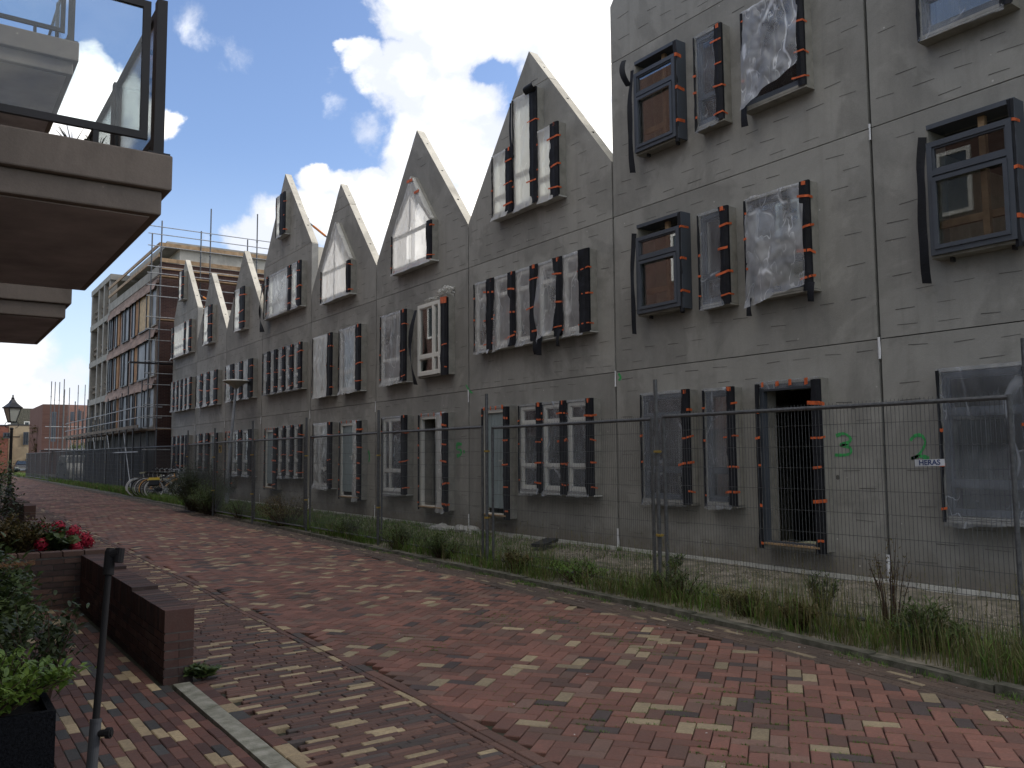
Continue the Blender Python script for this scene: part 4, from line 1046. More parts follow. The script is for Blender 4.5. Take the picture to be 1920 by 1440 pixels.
# ------------------------------------------------------------------ balconies of the block on the left
def balcony(x1, y0, y1, zt, label, posts=True):
    b = thing('balcony', label, 'balcony', (x1, y0, zt)); x0 = -.78
    mb = MB()
    pr_ = [(x1, zt - .015), (x1, zt - .25), (x1 - .055, zt - .29), (x1 - .055, zt - .42), (x0, zt - .42), (x0, zt), (x1 - .015, zt)]
    ye0, ye1 = y0, y1
    # stepped slab: two prisms, the lower one set back
    mb.box(x0, x1, y0, y1, zt - .25, zt)
    mb.box(x0, x1 - .055, y0 + .05, y1 - .05, zt - .42, zt - .253)
    sl = mb.build('slab', 'balcony_concrete', b); bev = sl.modifiers.new('b', 'BEVEL'); bev.width = .012; bev.segments = 2; bev.limit_method = 'ANGLE'
    mb = MB(); mb.box(x0, x1 - .12, y0 + .12, y1 - .12, zt - .428, zt - .421); mb.build('soffit', 'balcony_soffit', b)
    rz0, rz1 = zt + .1, zt + 1.09
    # corner posts and frames
    for (px_, py_) in ((x1 - .09, y0 + .05), (x1 - .09, (y0 + y1) / 2), (x1 - .09, y1 - .1)):
        m2 = MB(); m2.box(px_ - .032, px_ + .035, py_ - .02, py_ + .06, zt + .012, rz1 + .03); m2.box(px_ - .07, px_ + .075, py_ - .035, py_ + .075, zt + .001, zt + .013)
        m2.build('post', 'rail_dark', b)
    def pan_y(yy_, xa, xb):      # panel across the end
        m2 = MB(); w_ = .05
        m2.box(xa, xb, yy_, yy_ + .035, rz0, rz0 + w_); m2.box(xa, xb, yy_, yy_ + .035, rz1 - w_, rz1); m2.box(xb - w_, xb, yy_, yy_ + .035, rz0 + w_, rz1 - w_); m2.box(xa, xa + w_, yy_, yy_ + .035, rz0 + w_, rz1 - w_)
        m2.build('rail_frame', 'rail_dark', b); m2 = MB(); m2.box(xa + w_ - .01, xb - w_ + .01, yy_ + .013, yy_ + .021, rz0 + w_ - .01, rz1 - w_ + .01); m2.build('glass_panel', 'glass_rail', b)
    def pan_x(xx, ya, yb):
        m2 = MB(); w_ = .05
        m2.box(xx, xx + .035, ya, yb, rz0, rz0 + w_); m2.box(xx, xx + .035, ya, yb, rz1 - w_, rz1); m2.box(xx, xx + .035, ya, ya + w_, rz0 + w_, rz1 - w_); m2.box(xx, xx + .035, yb - w_, yb, rz0 + w_, rz1 - w_)
        m2.build('rail_frame', 'rail_dark', b); m2 = MB(); m2.box(xx + .013, xx + .021, ya + w_ - .01, yb - w_ + .01, rz0 + w_ - .01, rz1 - w_ + .01); m2.build('glass_panel', 'glass_rail', b)
    pan_y(y0 + .045, -.75, x1 - .16); ym = (y0 + y1) / 2
    pan_x(x1 - .115, y0 + .13, ym - .05); pan_x(x1 - .115, ym + .08, y1 - .15)
    for xx in (x1 - .5, x1 - 1.3):
        m2 = MB(); m2.box(xx, xx + .035, y0 + .05, y0 + .08, zt + .001, rz0 + .01); m2.build('foot', 'rail_dark', b)
    return b
mat('balcony_soffit', (.44, .41, .41), .9, var=.25, vscale=2)
balcony(1.385, 6.09, 9.42, 3.7, 'nearest concrete balcony with a glass and dark metal railing')
balcony(1.46, 11.3, 14.25, 3.7, 'farther concrete balcony at the left edge, lower of the two stacked')
balcony(1.46, 11.45, 14.25, 6.77, 'farther concrete balcony at the top left corner, upper of the two stacked')
b = thing('apartment_block', 'brick apartment block that carries the balconies at the left', 'apartment block', (-.8, 0, 0))
mb = MB(); mb.box(-9, -.8, 1, 15, 0, 10.2); mb.box(-9, -.8, 15, 42, 0, 14); mb.build('wall', 'brick_left', b)
for fl in range(4):
    for i in range(10):
        y = 1.6 + i * 3.9; z = .9 + fl * 3.05
        if fl == 3 and y < 15.5: continue
        if fl == 0 and i % 3 == 1: z = .1
        m2 = MB(); hgt = 1.5 if z > .5 else 2.2
        m2.prism_x([(y, z), (y + 1.5, z), (y + 1.5, z + hgt), (y, z + hgt)], -.8, -.74, [[(y + .09, z + .09), (y + .7, z + .09), (y + .7, z + hgt - .09), (y + .09, z + hgt - .09)], [(y + .8, z + .09), (y + 1.41, z + .09), (y + 1.41, z + hgt - .09), (y + .8, z + hgt - .09)]])
        wf = m2.build('window', 'frame_white', b); m2 = MB(); m2.box(-.79, -.775, y + .09, y + 1.41, z + .09, z + hgt - .09); m2.build('pane', 'car_glass', wf)
# things standing on the near balcony
for (x, y, r, h_, lb) in ((.82, 6.6, .09, .13, 'small dark pot standing on the nearest balcony, left'), (1.0, 6.75, .075, .17, 'small dark pot standing on the nearest balcony, right')):
    t_ = thing('flower_pot', lb, 'flower pot', (x, y, 3.7)); mb = MB(); mb.lathe((x, y, 3.701), [(r * .7, 0), (r, h_), (r * .9, h_), (r * .85, h_ - .02)], 14); mb.build('pot', 'soil', t_)
    mb = MB()
    for k in range(14): aa = R_.uniform(0, 6.28); mb.tube((x, y, 3.7 + h_ - .03), (x + cos(aa) * r * 1.2, y + sin(aa) * r * 1.2, 3.7 + h_ + R_.uniform(.02, .12)), .006, 4, .002)
    mb.build('plant', 'leaf_dark', t_)

# ------------------------------------------------------------------ low brick walls on the terrace
def brickwall(name, label, x0, x1, y0, y1, h0, steps=(), cat='wall', dirs='y'):
    """running along y (or x), real bricks round a mortar core; top course of bricks on edge, stepped"""
    t_ = thing(name, label, cat, ((x0 + x1) / 2, y0, 0)); mb = MB(); CH = .062
    def hh(y): 
        z = h0
        for (ys_, dz) in steps:
            if y > ys_: z = h0 + dz
        return z
    segs = [y0] + [s[0] for s in steps] + [y1]
    core = MB()
    for a, b_ in zip(segs[:-1], segs[1:]):
        core.box(x0 + .008, x1 - .008, a + .008, b_ - (.0 if b_ != y1 else .008), -.05, hh((a + b_) / 2) - .012)
    core.build('mortar_core', 'mortar', t_)
    def bk(a, b_, c, d, e, f):
        k = R_.uniform(.7, 1.25) * .78; r = R_.random()
        cc = (.15, .062, .05) if r < .6 else ((.085, .045, .042) if r < .88 else (.2, .1, .08))
        j = R_.uniform(-.0015, .0015); mb.box(a + j, b_ + j, c, d, e, f, shadec(cc, k))
    z = 0.; row = 0
    top = min(hh(y0), h0) - .1
    zs_ = [(-.03 + i * CH) for i in range(int((top + .03) / CH))]
    for z in zs_:
        off = (row % 2) * .105
        y = y0 - off
        while y < y1:
            a, b_ = max(y, y0), min(y + .205, y1)
            if b_ - a > .02:
                bk(x0, x0 + .1, a + .004 * (a > y0), b_, z, z + CH - .011); bk(x1 - .1, x1, a + .004 * (a > y0), b_, z, z + CH - .011)
            y += .214
        bk(x0 + .101, x1 - .101, y0 - .001, y0 + .09, z, z + CH - .011); bk(x0 + .101, x1 - .101, y1 - .09, y1 + .001, z, z + CH - .011)
        row += 1
    zt0 = (zs_[-1] + CH) if zs_ else 0
    y = y0
    while y < y1 - .02:
        zt_ = hh(y + .02)
        bk(x0 - .001, x1 + .001, y, min(y + .052, y1), zt0, zt_ + R_.uniform(-.0012, .0012)); y += .0605
    mb.build('bricks', 'wall_brick', t_); return t_
brickwall('garden_wall', 'low dark brick wall with stepped top beside the street, left foreground', 1.53, 1.735, 6.6, 10.42, .5, ((7.75, .03), (9.1, .06)))
brickwall('garden_wall', 'low brick wall behind the red hydrangea', 1.545, 1.75, 10.9, 16.4, .56, ((14.0, .03),))
brickwall('garden_wall', 'short low brick wall at the left edge below the tall bush', 1.98, 2.2, 21.3, 26.5, .6, ((22.6, .03),))
# planter wall across
t_ = thing('brick_planter', 'brick planter holding the red hydrangea', 'planter', (1.1, 10.6, 0)); mb = MB()
core = MB(); core.box(.31, 1.74, 10.47, 10.62, -.05, .545); core.build('mortar_core', 'mortar', t_)
for row in range(9):
    z = -.02 + row * .062; x = .3 - (row % 2) * .1
    while x < 1.74:
        a, b_ = max(x, .3), min(x + .205, 1.75)
        if b_ - a > .03: mb.box(a, b_, 10.455, 10.55, z, z + .051, shadec((.17, .085, .065) if R_.random() < .7 else (.1, .055, .05), R_.uniform(.7, 1.3)))
        x += .214
x = .3
while x < 1.74: mb.box(x, x + .2, 10.45, 10.65, .548, .6, shadec((.18, .09, .07), R_.uniform(.7, 1.2))); x += .212
mb.build('bricks', 'wall_brick', t_)
mb = MB(); mb.box(.3, 1.54, 10.66, 13.6, -.02, .53); mb.build('earth_fill', 'soil', t_)

# ------------------------------------------------------------------ plants
def leaf(mb, p, d, L, W, up=None, bend=.3):
    d = d.normalized(); s_ = d.cross(Vector((0, 0, 1)));
    if s_.length < .1: s_ = Vector((1, 0, 0))
    s_.normalize(); s_ = (s_ + Vector((0, 0, R_.uniform(-.5, .5)))).normalized()
    m_ = p + d * L * .5 + Vector((0, 0, bend * L * .15)); e = p + d * L - Vector((0, 0, bend * L * .35))
    mb.add([p, m_ + s_ * W / 2, e, m_ - s_ * W / 2, p + d * L * .22 + s_ * W * .33, p + d * L * .22 - s_ * W * .33, p + d * L * .8 + s_ * W * .28 - Vector((0, 0, bend * L * .12)), p + d * L * .8 - s_ * W * .28 - Vector((0, 0, bend * L * .12))],
           [(0, 5, 3, 1, 4), (1, 3, 7, 6), (6, 7, 2)])
def rdir(up=.3): 
    a_ = R_.uniform(0, 2 * pi); z = R_.uniform(-.4, 1) * .8 + up; return Vector((cos(a_), sin(a_), z)).normalized()
def bush(name, label, loc, rx, ry, h, nst, nlf, L, W, lm='leaf_dark', base=0., cat='bush', stem='stem_brown', up=.3, lm2=None, shape=1.):
    t_ = thing(name, label, cat, loc); st = MB(); lf = MB(); X, Y, Z = loc
    per = max(1, nlf // nst)
    for i in range(nst):
        a_ = R_.uniform(0, 2 * pi); r = sqrt(R_.random()); hh = h * (1 - .45 * r * r * shape) * R_.uniform(.65, 1.08)
        tip = Vector((X + rx * r * cos(a_), Y + ry * r * sin(a_), Z + hh)); b0 = Vector((X + rx * .25 * r * cos(a_), Y + ry * .25 * r * sin(a_), Z + base))
        mid = (b0 + tip) / 2 + Vector((R_.uniform(-.1, .1) * rx, R_.uniform(-.1, .1) * ry, .08 * h))
        st.tube(b0, mid, .006 + .004 * h, 4, .004, cap=False); st.tube(mid, tip, .004 + .001 * h, 4, .0015, cap=False)
        for k in range(per):
            q = R_.random() ** .6; p = (b0.lerp(mid, q * 2) if q < .5 else mid.lerp(tip, q * 2 - 1)) + Vector((R_.gauss(0, .09) * rx, R_.gauss(0, .09) * ry, R_.gauss(0, .05) * h))
            if p.z < Z + .02: p.z = Z + .02
            leaf(lf, p, rdir(up), L * R_.uniform(.6, 1.2), W * R_.uniform(.7, 1.2))
    st.build('stems', stem, t_); lf.build('leaves', lm, t_); return t_
# verge
bush('bush', 'big dark feathery bush growing at the kerb beside the bicycles', (7.05, 26.6, .03), 1.0, .95, 1.5, 150, 20000, .07, .012, 'leaf_dark', up=.5)
bush('bush', 'smaller dark bush leaning out over the kerb in front of the big one', (6.9, 24.9, .03), .6, .9, .95, 80, 7000, .06, .013, 'leaf_mid', up=.5)
bush('weed', 'yellow green weed clump at the third fence post from the right', (7.05, 19.2, .04), .7, 1.2, .75, 60, 3200, .07, .012, 'leaf_rust', up=.6, cat='weed')
bush('weed', 'tall leafy weed right of the clamped fence post', (6.72, 6.55, .04), .24, .34, .42, 20, 520, .085, .016, 'leaf_mid', up=.4, cat='weed')
bush('weed', 'bushy weed hanging over the kerb at the pale grey door', (6.75, 11.6, .04), .25, .55, .4, 30, 1400, .06, .014, 'leaf_mid', up=.5, cat='weed')
bush('weed', 'dark twiggy weed standing tall inside the fence near the right edge', (6.98, 4.3, .05), .2, .24, .85, 16, 300, .04, .014, 'leaf_rust', up=.3, cat='weed', shape=.3)
bush('weed', 'green weed clump at the right edge of the verge', (6.6, 3.75, .05), .3, .3, .38, 24, 1100, .07, .018, 'leaf_mid', up=.4, cat='weed')
bush('weed', 'low thistle like weed in the bare earth right of the white joint seal', (8.3, 8.2, .06), .2, .2, .22, 8, 160, .09, .03, 'leaf_mid', up=.6, cat='weed')
WD = [(6.62, 5.55, .2, .4, .26, 'grass_dry', 'dry low weed between the fence post and the tall leafy weed'), (6.75, 8.3, .26, .5, .28, 'grass_green', 'green weed tuft on the kerb below the film wrapped double window'),
      (6.72, 9.6, .16, .3, .3, 'leaf_rust', 'yellowish weed tuft beside the post at the pale grey door'), (6.8, 13.2, .25, .5, .4, 'leaf_mid', 'weed tuft on the kerb before the open white doorway'),
      (7.0, 15.6, .3, .6, .42, 'leaf_mid', 'green weed tuft before the grey blue door'), (6.5, 4.9, .14, .2, .26, 'leaf_rust', 'dry yellow weed overhanging the kerb near the right edge'),
      (7.4, 5.3, .15, .2, .4, 'leaf_mid', 'upright weed in the bare earth below the green 3'), (6.95, 22.3, .4, .8, .5, 'leaf_mid', 'weed clump at the kerb in front of the dish lamp')]
for (x, y, rx, ry, h_, lm, lb) in WD:
    bush('weed', lb, (x, y, .04), rx, ry, h_, 26, 700, .065 if y < 12 else .08, .014, lm, up=.5, cat='weed', shape=.6)
# left side
bush('shrub', 'tall leafy shrub at the left edge under the street lantern', (.88, 22.6, .0), 1.0, 1.5, 2.5, 110, 12000, .085, .045, 'leaf_mid', up=.2, shape=.8)
bush('shrub', 'tall leafy shrub at the left edge under the street lantern', (1.2, 19.6, .0), .6, 1.0, 1.5, 40, 2600, .08, .04, 'leaf_dark', up=.2, shape=.8)['label'] = 'lower dark shrub in front of the tall one at the left edge'
bush('plant', 'rust coloured flowering plant left of the red hydrangea', (.98, 11.15, .52), .36, .4, .46, 50, 2800, .06, .026, 'leaf_rust', up=.5, cat='plant')
hy = bush('hydrangea', 'red hydrangea in the brick planter', (1.36, 11.3, .52), .36, .4, .28, 24, 420, .12, .085, 'leaf_mid', up=.25, cat='hydrangea')
for (dx, dy, dz, r) in ((-.27, -.1, .2, .12), (-.13, .1, .27, .12), (-.16, -.25, .12, .11), (.06, .15, .27, .12), (.2, -.05, .22, .13), (.3, -.18, .14, .13), (.2, -.3, .07, .1), (.36, -.05, .1, .1)):
    mb = MB()
    for k in range(260):
        d_ = Vector((R_.gauss(0, 1), R_.gauss(0, 1), R_.gauss(.3, 1))).normalized(); p = Vector((1.36 + dx, 11.3 + dy, .52 + dz)) + d_ * r * R_.uniform(.45, 1.) * .8
        s1 = d_.orthogonal().normalized() * .014; s2 = d_.cross(s1); mb.add([p + s1, p + s2, p - s1, p - s2], [(0, 1, 2, 3)])
    mb.build('flower_head', 'flower_red', hy)
sp = bush('plant', 'tall rusty spirea with flat flower heads at the left edge', (.42, 7.3, .0), .46, .85, .98, 80, 6500, .08, .034, 'leaf_mid', up=.3, cat='plant')
for k in range(13):
    a_ = R_.uniform(0, 6.28); p = Vector((.42 + .38 * cos(a_) * R_.random(), 7.3 + .7 * sin(a_), R_.uniform(.82, 1.02))); mb = MB()
    for j in range(120):
        q = p + Vector((R_.uniform(-.06, .06), R_.uniform(-.06, .06), R_.gauss(0, .01))); mb.add([q + Vector((.006, 0, .003)), q + Vector((0, .006, 0)), q + Vector((-.006, 0, .003)), q + Vector((0, -.006, 0))], [(0, 1, 2, 3)])
    mb.build('flower_head', 'flower_rust', sp)
bush('plant', 'sparse spindly plant with bare red stems behind the dark planter', (.6, 5.5, .0), .28, .34, .8, 26, 800, .06, .024, 'leaf_dark', up=.5, cat='plant', base=.2, shape=.2)
# dark planter and its plant
pl = thing('planter', 'dark speckled square planter in the left corner', 'planter', (.3, 4.4, 0))
mb = MB(); X0, X1, Y0, Y1, ZZ = .0, .54, 4.2, 4.72, .53
mb.box(X0, X1, Y0, Y0 + .03, 0, ZZ); mb.box(X0, X1, Y1 - .03, Y1, 0, ZZ); mb.box(X0, X0 + .03, Y0 + .03, Y1 - .03, 0, ZZ); mb.box(X1 - .03, X1, Y0 + .03, Y1 - .03, 0, ZZ); mb.box(X0 + .03, X1 - .03, Y0 + .03, Y1 - .03, 0, .03)
mb.build('box', 'planter_dark', pl)
mb = MB(); mb.box(X0 + .031, X1 - .031, Y0 + .031, Y1 - .031, .031, ZZ - .05); mb.build('earth_fill', 'soil', pl)
bush('plant', 'bright green leafy plant growing in the dark planter', (.27, 4.45, ZZ - .05), .4, .3, .27, 60, 1500, .065, .022, 'leaf_bright', up=.5, cat='plant')
bush('plant', 'dark round leaved plant in the bottom left corner', (.27, 3.6, .0), .36, .25, .46, 60, 2600, .05, .035, 'leaf_mid', up=.4, cat='plant')
bush('weed', 'small green weed at the foot of the low wall end', (1.78, 6.52, .0), .1, .09, .09, 10, 160, .07, .05, 'leaf_mid', up=.3, cat='weed')
# parasol foot tube
po = thing('parasol_pole', 'black metal pole with a bent black cap leaning in the left foreground', 'pole', (.7, 2.4, 0))
dt = ray(206, 1043); db = ray(172, 1440)
tp = Vector((0, 0, H)) + dt * (2.62 / sqrt(dt.x ** 2 + dt.y ** 2 + dt.z ** 2)); bt = Vector((0, 0, H)) + db * 2.62
e = bt + (bt - tp) * ((bt.z - .0) / max(.01, tp.z - bt.z))
if e.z < 0: pass
jn = tp.lerp(bt, .79)
mb = MB(); mb.tube(jn, tp - (tp - bt).normalized() * .03, .0092, 16, .0086); mb.build('upper_tube', 'black_plastic', po, smooth=False)
mb = MB(); mb.tube(e, jn, .0138, 18); mb.tube(jn - (tp - bt).normalized() * .004, jn + (tp - bt).normalized() * .006, .0148, 18); mb.build('lower_tube', 'pole_grey', po)
ax = (tp - bt).normalized(); rt = Vector((cos(radians(-34.9)), sin(radians(-34.9)), 0)); rt = (rt - ax * rt.dot(ax)).normalized()
mb = MB(); mb.tube(tp - ax * .05, tp + ax * .012, .014, 16); mb.tube(tp + ax * .012, tp + ax * .022, .014, 16, .01); mb.tube(tp + ax * .002, tp + rt * .026 + ax * .008, .0135, 14, .0145); mb.tube(tp + rt * .024 - ax * .018, tp + rt * .026 + ax * .02, .013, 12); mb.build('cap', 'black_plastic', po)
mb = MB(); mb.tube(jn - ax * .03, jn - ax * .03 + rt * .045, .009, 10); mb.tube(jn - ax * .03 + rt * .03, jn - ax * .03 + rt * .042, .014, 10); mb.build('knob', 'black_plastic', po)
mb = MB(); mb.tube(e + Vector((0, 0, .0)), e + Vector((0, 0, .05)), .2, 28); mb.build('foot_plate', 'pole_grey', po)
#---PART4---

# ------------------------------------------------------------------ grass on the verge
def blade(mb, x, y, z, h, w_, lean, a):
    dx, dy = cos(a), sin(a); px, py = -dy * w_ / 2, dx * w_ / 2; b = lean
    mb.add([(x - px, y - py, z), (x + px, y + py, z), (x + dx * h * b * .35 + px * .8, y + dy * h * b * .35 + py * .8, z + h * .55), (x + dx * h * b * .35 - px * .8, y + dy * h * b * .35 - py * .8, z + h * .55), (x + dx * h * b, y + dy * h * b, z + h * (1 - .25 * b))],
           [(0, 1, 2, 3), (3, 2, 4)])
gg = MB(); gd = MB()
def dens(x, y):
    xk = lerp_poly(KERB, y) + .14; u = (x - xk) / max(.3, D - xk)
    n_ = noise.noise(Vector((x * .9, y * .5, 4.1))) + .5 * noise.noise(Vector((x * 2.6, y * 2.2, 8)))
    if y < 9.2: return (1.0 if u < .22 else (.5 if u < .34 else .06)) + n_ * .5 * (u < .5) , u
    if y < 12.5: return (.9 if u < .3 else .5) + n_ * .8, u
    return .95 + n_ * .4 - (.35 if u > .93 else 0), u
Rg = random.Random(5)
cnt = 0
while cnt < 62000:
    y = 2.2 + 38 * Rg.random() ** 1.5; xk = lerp_poly(KERB, y) + .12; xe = D - .05 if y < 40.2 else 8.4; x = xk + (xe - xk) * Rg.random() ** 1.15
    d_, u = dens(x, y); cnt += 1
    if Rg.random() > d_: continue
    wide = 1 + y * .035
    if y < 14 and noise.noise(Vector((x * 1.7, y * 1.5, 31))) < -.12 and Rg.random() < .8: continue
    tallz = (u < .3) * (.7 + .8 * max(0, noise.noise(Vector((y * 1.1, 1, 0)))))
    h_ = Rg.uniform(.05, .14) * (1 + 1.6 * tallz) * (1 if y > 9 or u < .3 else .5)
    blade(gg if (Rg.random() < (.8 if y > 9 else .5)) else gd, x, y, zv(x, y) - .01, h_, Rg.uniform(.004, .008) * wide, Rg.uniform(.1, .9), Rg.uniform(0, 6.28))
for _ in range(9000):      # tall seeding grass by the kerb and the wire
    y = 2.3 + 22 * Rg.random() ** 1.7; n_ = noise.noise(Vector((y * .9, 7, 0)))
    if Rg.random() > .42 + n_ * .9: continue
    xk = lerp_poly(KERB, y) + .12; x = xk + Rg.random() ** 1.2 * .75
    blade(gd if Rg.random() < .75 else gg, x, y, zv(x, y), Rg.uniform(.18, .5) * (1 + .35 * n_) * (1 if y < 7 else .75), Rg.uniform(.003, .006) * (1 + y * .03), Rg.uniform(.05, .5), Rg.uniform(0, 6.28))
for _ in range(15000):
    y = 38 + 62 * Rg.random() ** 1.3; xk = lerp_poly(KERB, y) + .1; x = xk + Rg.random() * .5
    blade(gg if Rg.random() < .7 else gd, x, y, 0.02, Rg.uniform(.1, .42), .035, Rg.uniform(.1, .7), Rg.uniform(0, 6.28))
tag(gg.build('grass', 'grass_green'), 'short green grass growing along the verge between the kerb and the houses', 'grass', kind='stuff')
for _ in range(420):      # seed heads
    y = 2.4 + 10 * Rg.random() ** 1.4; x = lerp_poly(KERB, y) + .15 + Rg.random() * .7; h_ = Rg.uniform(.35, .68); a_ = Rg.uniform(0, 6.28); le = Rg.uniform(.05, .3); z = zv(x, y)
    blade(gd, x, y, z, h_, .0028, le, a_); ex, ey, ez = x + cos(a_) * h_ * le, y + sin(a_) * h_ * le, z + h_ * (1 - .25 * le)
    for k_ in range(5): blade(gd, ex - cos(a_) * .01 * k_ * le, ey - sin(a_) * .01 * k_ * le, ez - .018 * k_ - .01, .03, .005, .7, Rg.uniform(0, 6.28))
tag(gd.build('dry_grass', 'grass_dry'), 'taller yellowish seeding grass standing along the kerb and the wire fence', 'grass', kind='stuff')
jw = MB()       # moss and seedlings in the paving joints
for _ in range(9000):
    x = Rg.uniform(3.2, 6.0); y = Rg.uniform(2., 7.5)
    if noise.noise(Vector((x * .8, y * .8, 2))) < .0 or Rg.random() > .55: continue
    i = round((x * ux + y * uy) / S); v_ = (x * vx + y * vy) / S
    if (i - 1 - floor(v_)) % 4 == 0: continue
    u_ = i * S; xx, yy_ = u_ * ux + v_ * S * vx, u_ * uy + v_ * S * vy
    for _k in range(5): blade(jw, xx + Rg.gauss(0, .006), yy_ + Rg.gauss(0, .012), -.006, Rg.uniform(.006, .018), .004, Rg.uniform(.3, 1), Rg.uniform(0, 6.28))
for _ in range(900):
    y = Rg.uniform(2.4, 14); x = lerp_poly(KERB, y) - abs(Rg.gauss(0, .08)) - .005
    if noise.noise(Vector((y * 2.1, 5, 2))) < -.05: continue
    for _k in range(4): blade(jw, x + Rg.gauss(0, .01), y + Rg.gauss(0, .02), -.005, Rg.uniform(.015, .06), .005, Rg.uniform(.3, 1), Rg.uniform(0, 6.28))
tag(jw.build('joint_weeds', 'grass_green'), 'tiny green weeds and moss in the joints of the brick paving', 'weeds', kind='stuff')
lt = MB()
for _ in range(260):
    y = Rg.uniform(2.3, 30) ; x = lerp_poly(KERB, y) - abs(Rg.gauss(0, .25)) - .02 if Rg.random() < .7 else Rg.uniform(1.9, 6)
    s_ = Rg.uniform(.005, .014); a_ = Rg.uniform(0, 3.1); zz = .014
    lt.add([(x - s_ * cos(a_), y - s_ * sin(a_), zz), (x + s_ * .5, y - s_ * .4, zz + .004), (x + s_ * cos(a_), y + s_ * sin(a_), zz + .001), (x - s_ * .5, y + s_ * .4, zz + .005)], [(0, 1, 2, 3)])
tag(lt.build('litter', 'sill_pale'), 'specks of pale litter and dry leaves scattered on the brick paving', 'litter', kind='stuff')

# loose things on the building site
t_ = thing('plank', 'dark board lying on the bare earth left of the white joint seal', 'board', (8.7, 11.3, .08)); mb = MB()
mb.obox((8.35, 11.1, .13), (.62, .42, .03), (-.12, .2, 0), (0, 0, .05)); mb.build('board', 'rubber', t_)
def crumple(mb, c, r, sx=1, sy=1, sz=.6, seed=0, n=14):
    b = len(mb.v)
    for i in range(n + 1):
        for j in range(n * 2):
            th, ph = pi * i / n, pi * j / n; d_ = Vector((sin(th) * cos(ph), sin(th) * sin(ph), cos(th)))
            rr_ = r * (1 + .5 * noise.noise(d_ * 2.2 + Vector((seed, 0, 0))) + .3 * noise.noise(d_ * 6 + Vector((seed, 3, 0))) + .16 * noise.noise(d_ * 14 + Vector((seed, 9, 0))))
            mb.v.append((c[0] + d_.x * rr_ * sx, c[1] + d_.y * rr_ * sy, max(.02, c[2] + d_.z * rr_ * sz)))
    m_ = n * 2
    for i in range(n):
        for j in range(m_): a = b + i * m_ + j; a2 = b + i * m_ + (j + 1) % m_; mb.f.append((a, a + m_, a2 + m_, a2)); mb.mi.append(0)
mb = MB(); crumple(mb, (9.1, 15.6, .08), .2, 1, 2.6, .5, 1); crumple(mb, (9.15, 14.7, .1), .22, 1, 1.8, .5, 7)
q_ = MB(); crumple(q_, (D - .06, 15.85, 5.15), .17, .9, 1.5, .75, 11, 22); crumple(q_, (D - .04, 16.45, 5.08), .1, .9, 2.8, .6, 17, 22); q_.build('plastic_sheet', 'film_white', PUFF, smooth=False)
tag(mb.build('crumpled_film', 'film_white', smooth=True), 'crumpled white plastic film lying at the foot of the wall by the pale grey door', 'plastic film')

# ------------------------------------------------------------------ steel props between the gables
def prop(p, q, label):
    t_ = thing('steel_prop', label, 'prop', tuple(p)); p, q = Vector(p), Vector(q); m_ = p.lerp(q, .2)
    mb = MB(); mb.tube(p.lerp(q, .06), m_, .035, 8); mb.build('collar', 'prop_orange', t_); mb = MB(); mb.tube(p, q, .025, 8); mb.build('tube', 'galvanised', t_)
    mb = MB(); mb.box(p.x - .02, p.x + .01, p.y - .08, p.y + .08, p.z - .1, p.z + .1); mb.build('end_plate', 'galvanised', t_)
prop((D + .24, 24.75, 8.85), (D + 2.4, 22.9, 6.5), 'steel prop with orange collar holding the taller gable with the slit window')
prop((D + .24, 28.9, 7.25), (D + 3.2, 30.1, 6.3), 'grey steel prop behind the gable above the dish lamp')
prop((D + .24, 37.2, 8.6), (D + 3.4, 36.2, 6.6), 'upper steel prop behind the last gable of the row')
prop((D + .24, 36.9, 8.1), (D + 3.0, 35.6, 6.4), 'lower steel prop behind the last gable of the row')
prop((D + .24, 32.7, 6.9), (D + 3.2, 34.4, 6.3), 'steel prop behind the second gable from the far end')

# ------------------------------------------------------------------ building under construction with its scaffold
bx = thing('apartment_building', 'four storey building under construction with pink insulation and foil windows behind scaffolding', 'building', (8.9, 41, 0))
XF = 8.9
mb = MB(); mb.box(XF, 19, 41.0, 41.2, 0, 10.62); mb.build('brick_wall', 'brick_dark', bx)
mb = MB(); mb.box(XF + .25, 19, 41.2, 54, 0, 10.0); mb.box(XF + .25, 19, 54, 60, 0, .1); mb.build('core', 'interior_dark', bx)
mb = MB(); mb.box(XF + .02, XF + .25, 41.2, 53.4, 2.9, 10.1); mb.build('insulation', 'insulation', bx)
mb = MB(); mb.box(XF - .01, XF + .3, 41.2, 53.4, 10.1, 10.55); mb.build('parapet', 'grey_frame', bx)
for z in (5.08, 7.42, 9.72):
    mb = MB(); mb.box(XF - .1, XF + .02, 41.2, 53.4, z - .06 + .02, z + .12); mb.build('ledge', 'insulation', bx)
    mb = MB(); n = 50
    ribbon(mb, [i / n for i in range(n + 1)], [0, 1, 2], lambda u, r: (XF - .11 - .03 * r * noise.noise(Vector((u * 30, z, r))) - .03 * r, 41.3 + 12 * u, z + .02 - .14 * r - .05 * noise.noise(Vector((u * 22, r, z)))))
    mb.build('foil_flap', 'insulation', bx)
ROWS = [(3.05, 4.9), (5.38, 7.2), (7.75, 9.62)]
BAY = [(41.35, 42.35, 'g'), (42.7, 45.2, 'F'), (45.35, 46.0, 'o'), (46.1, 46.9, 'f'), (47.6, 48.6, 'f'), (48.75, 49.4, 'f'), (50.1, 50.7, 'o'), (50.8, 51.5, 'f'), (52.1, 52.65, 'f'), (52.75, 53.3, 'f')]
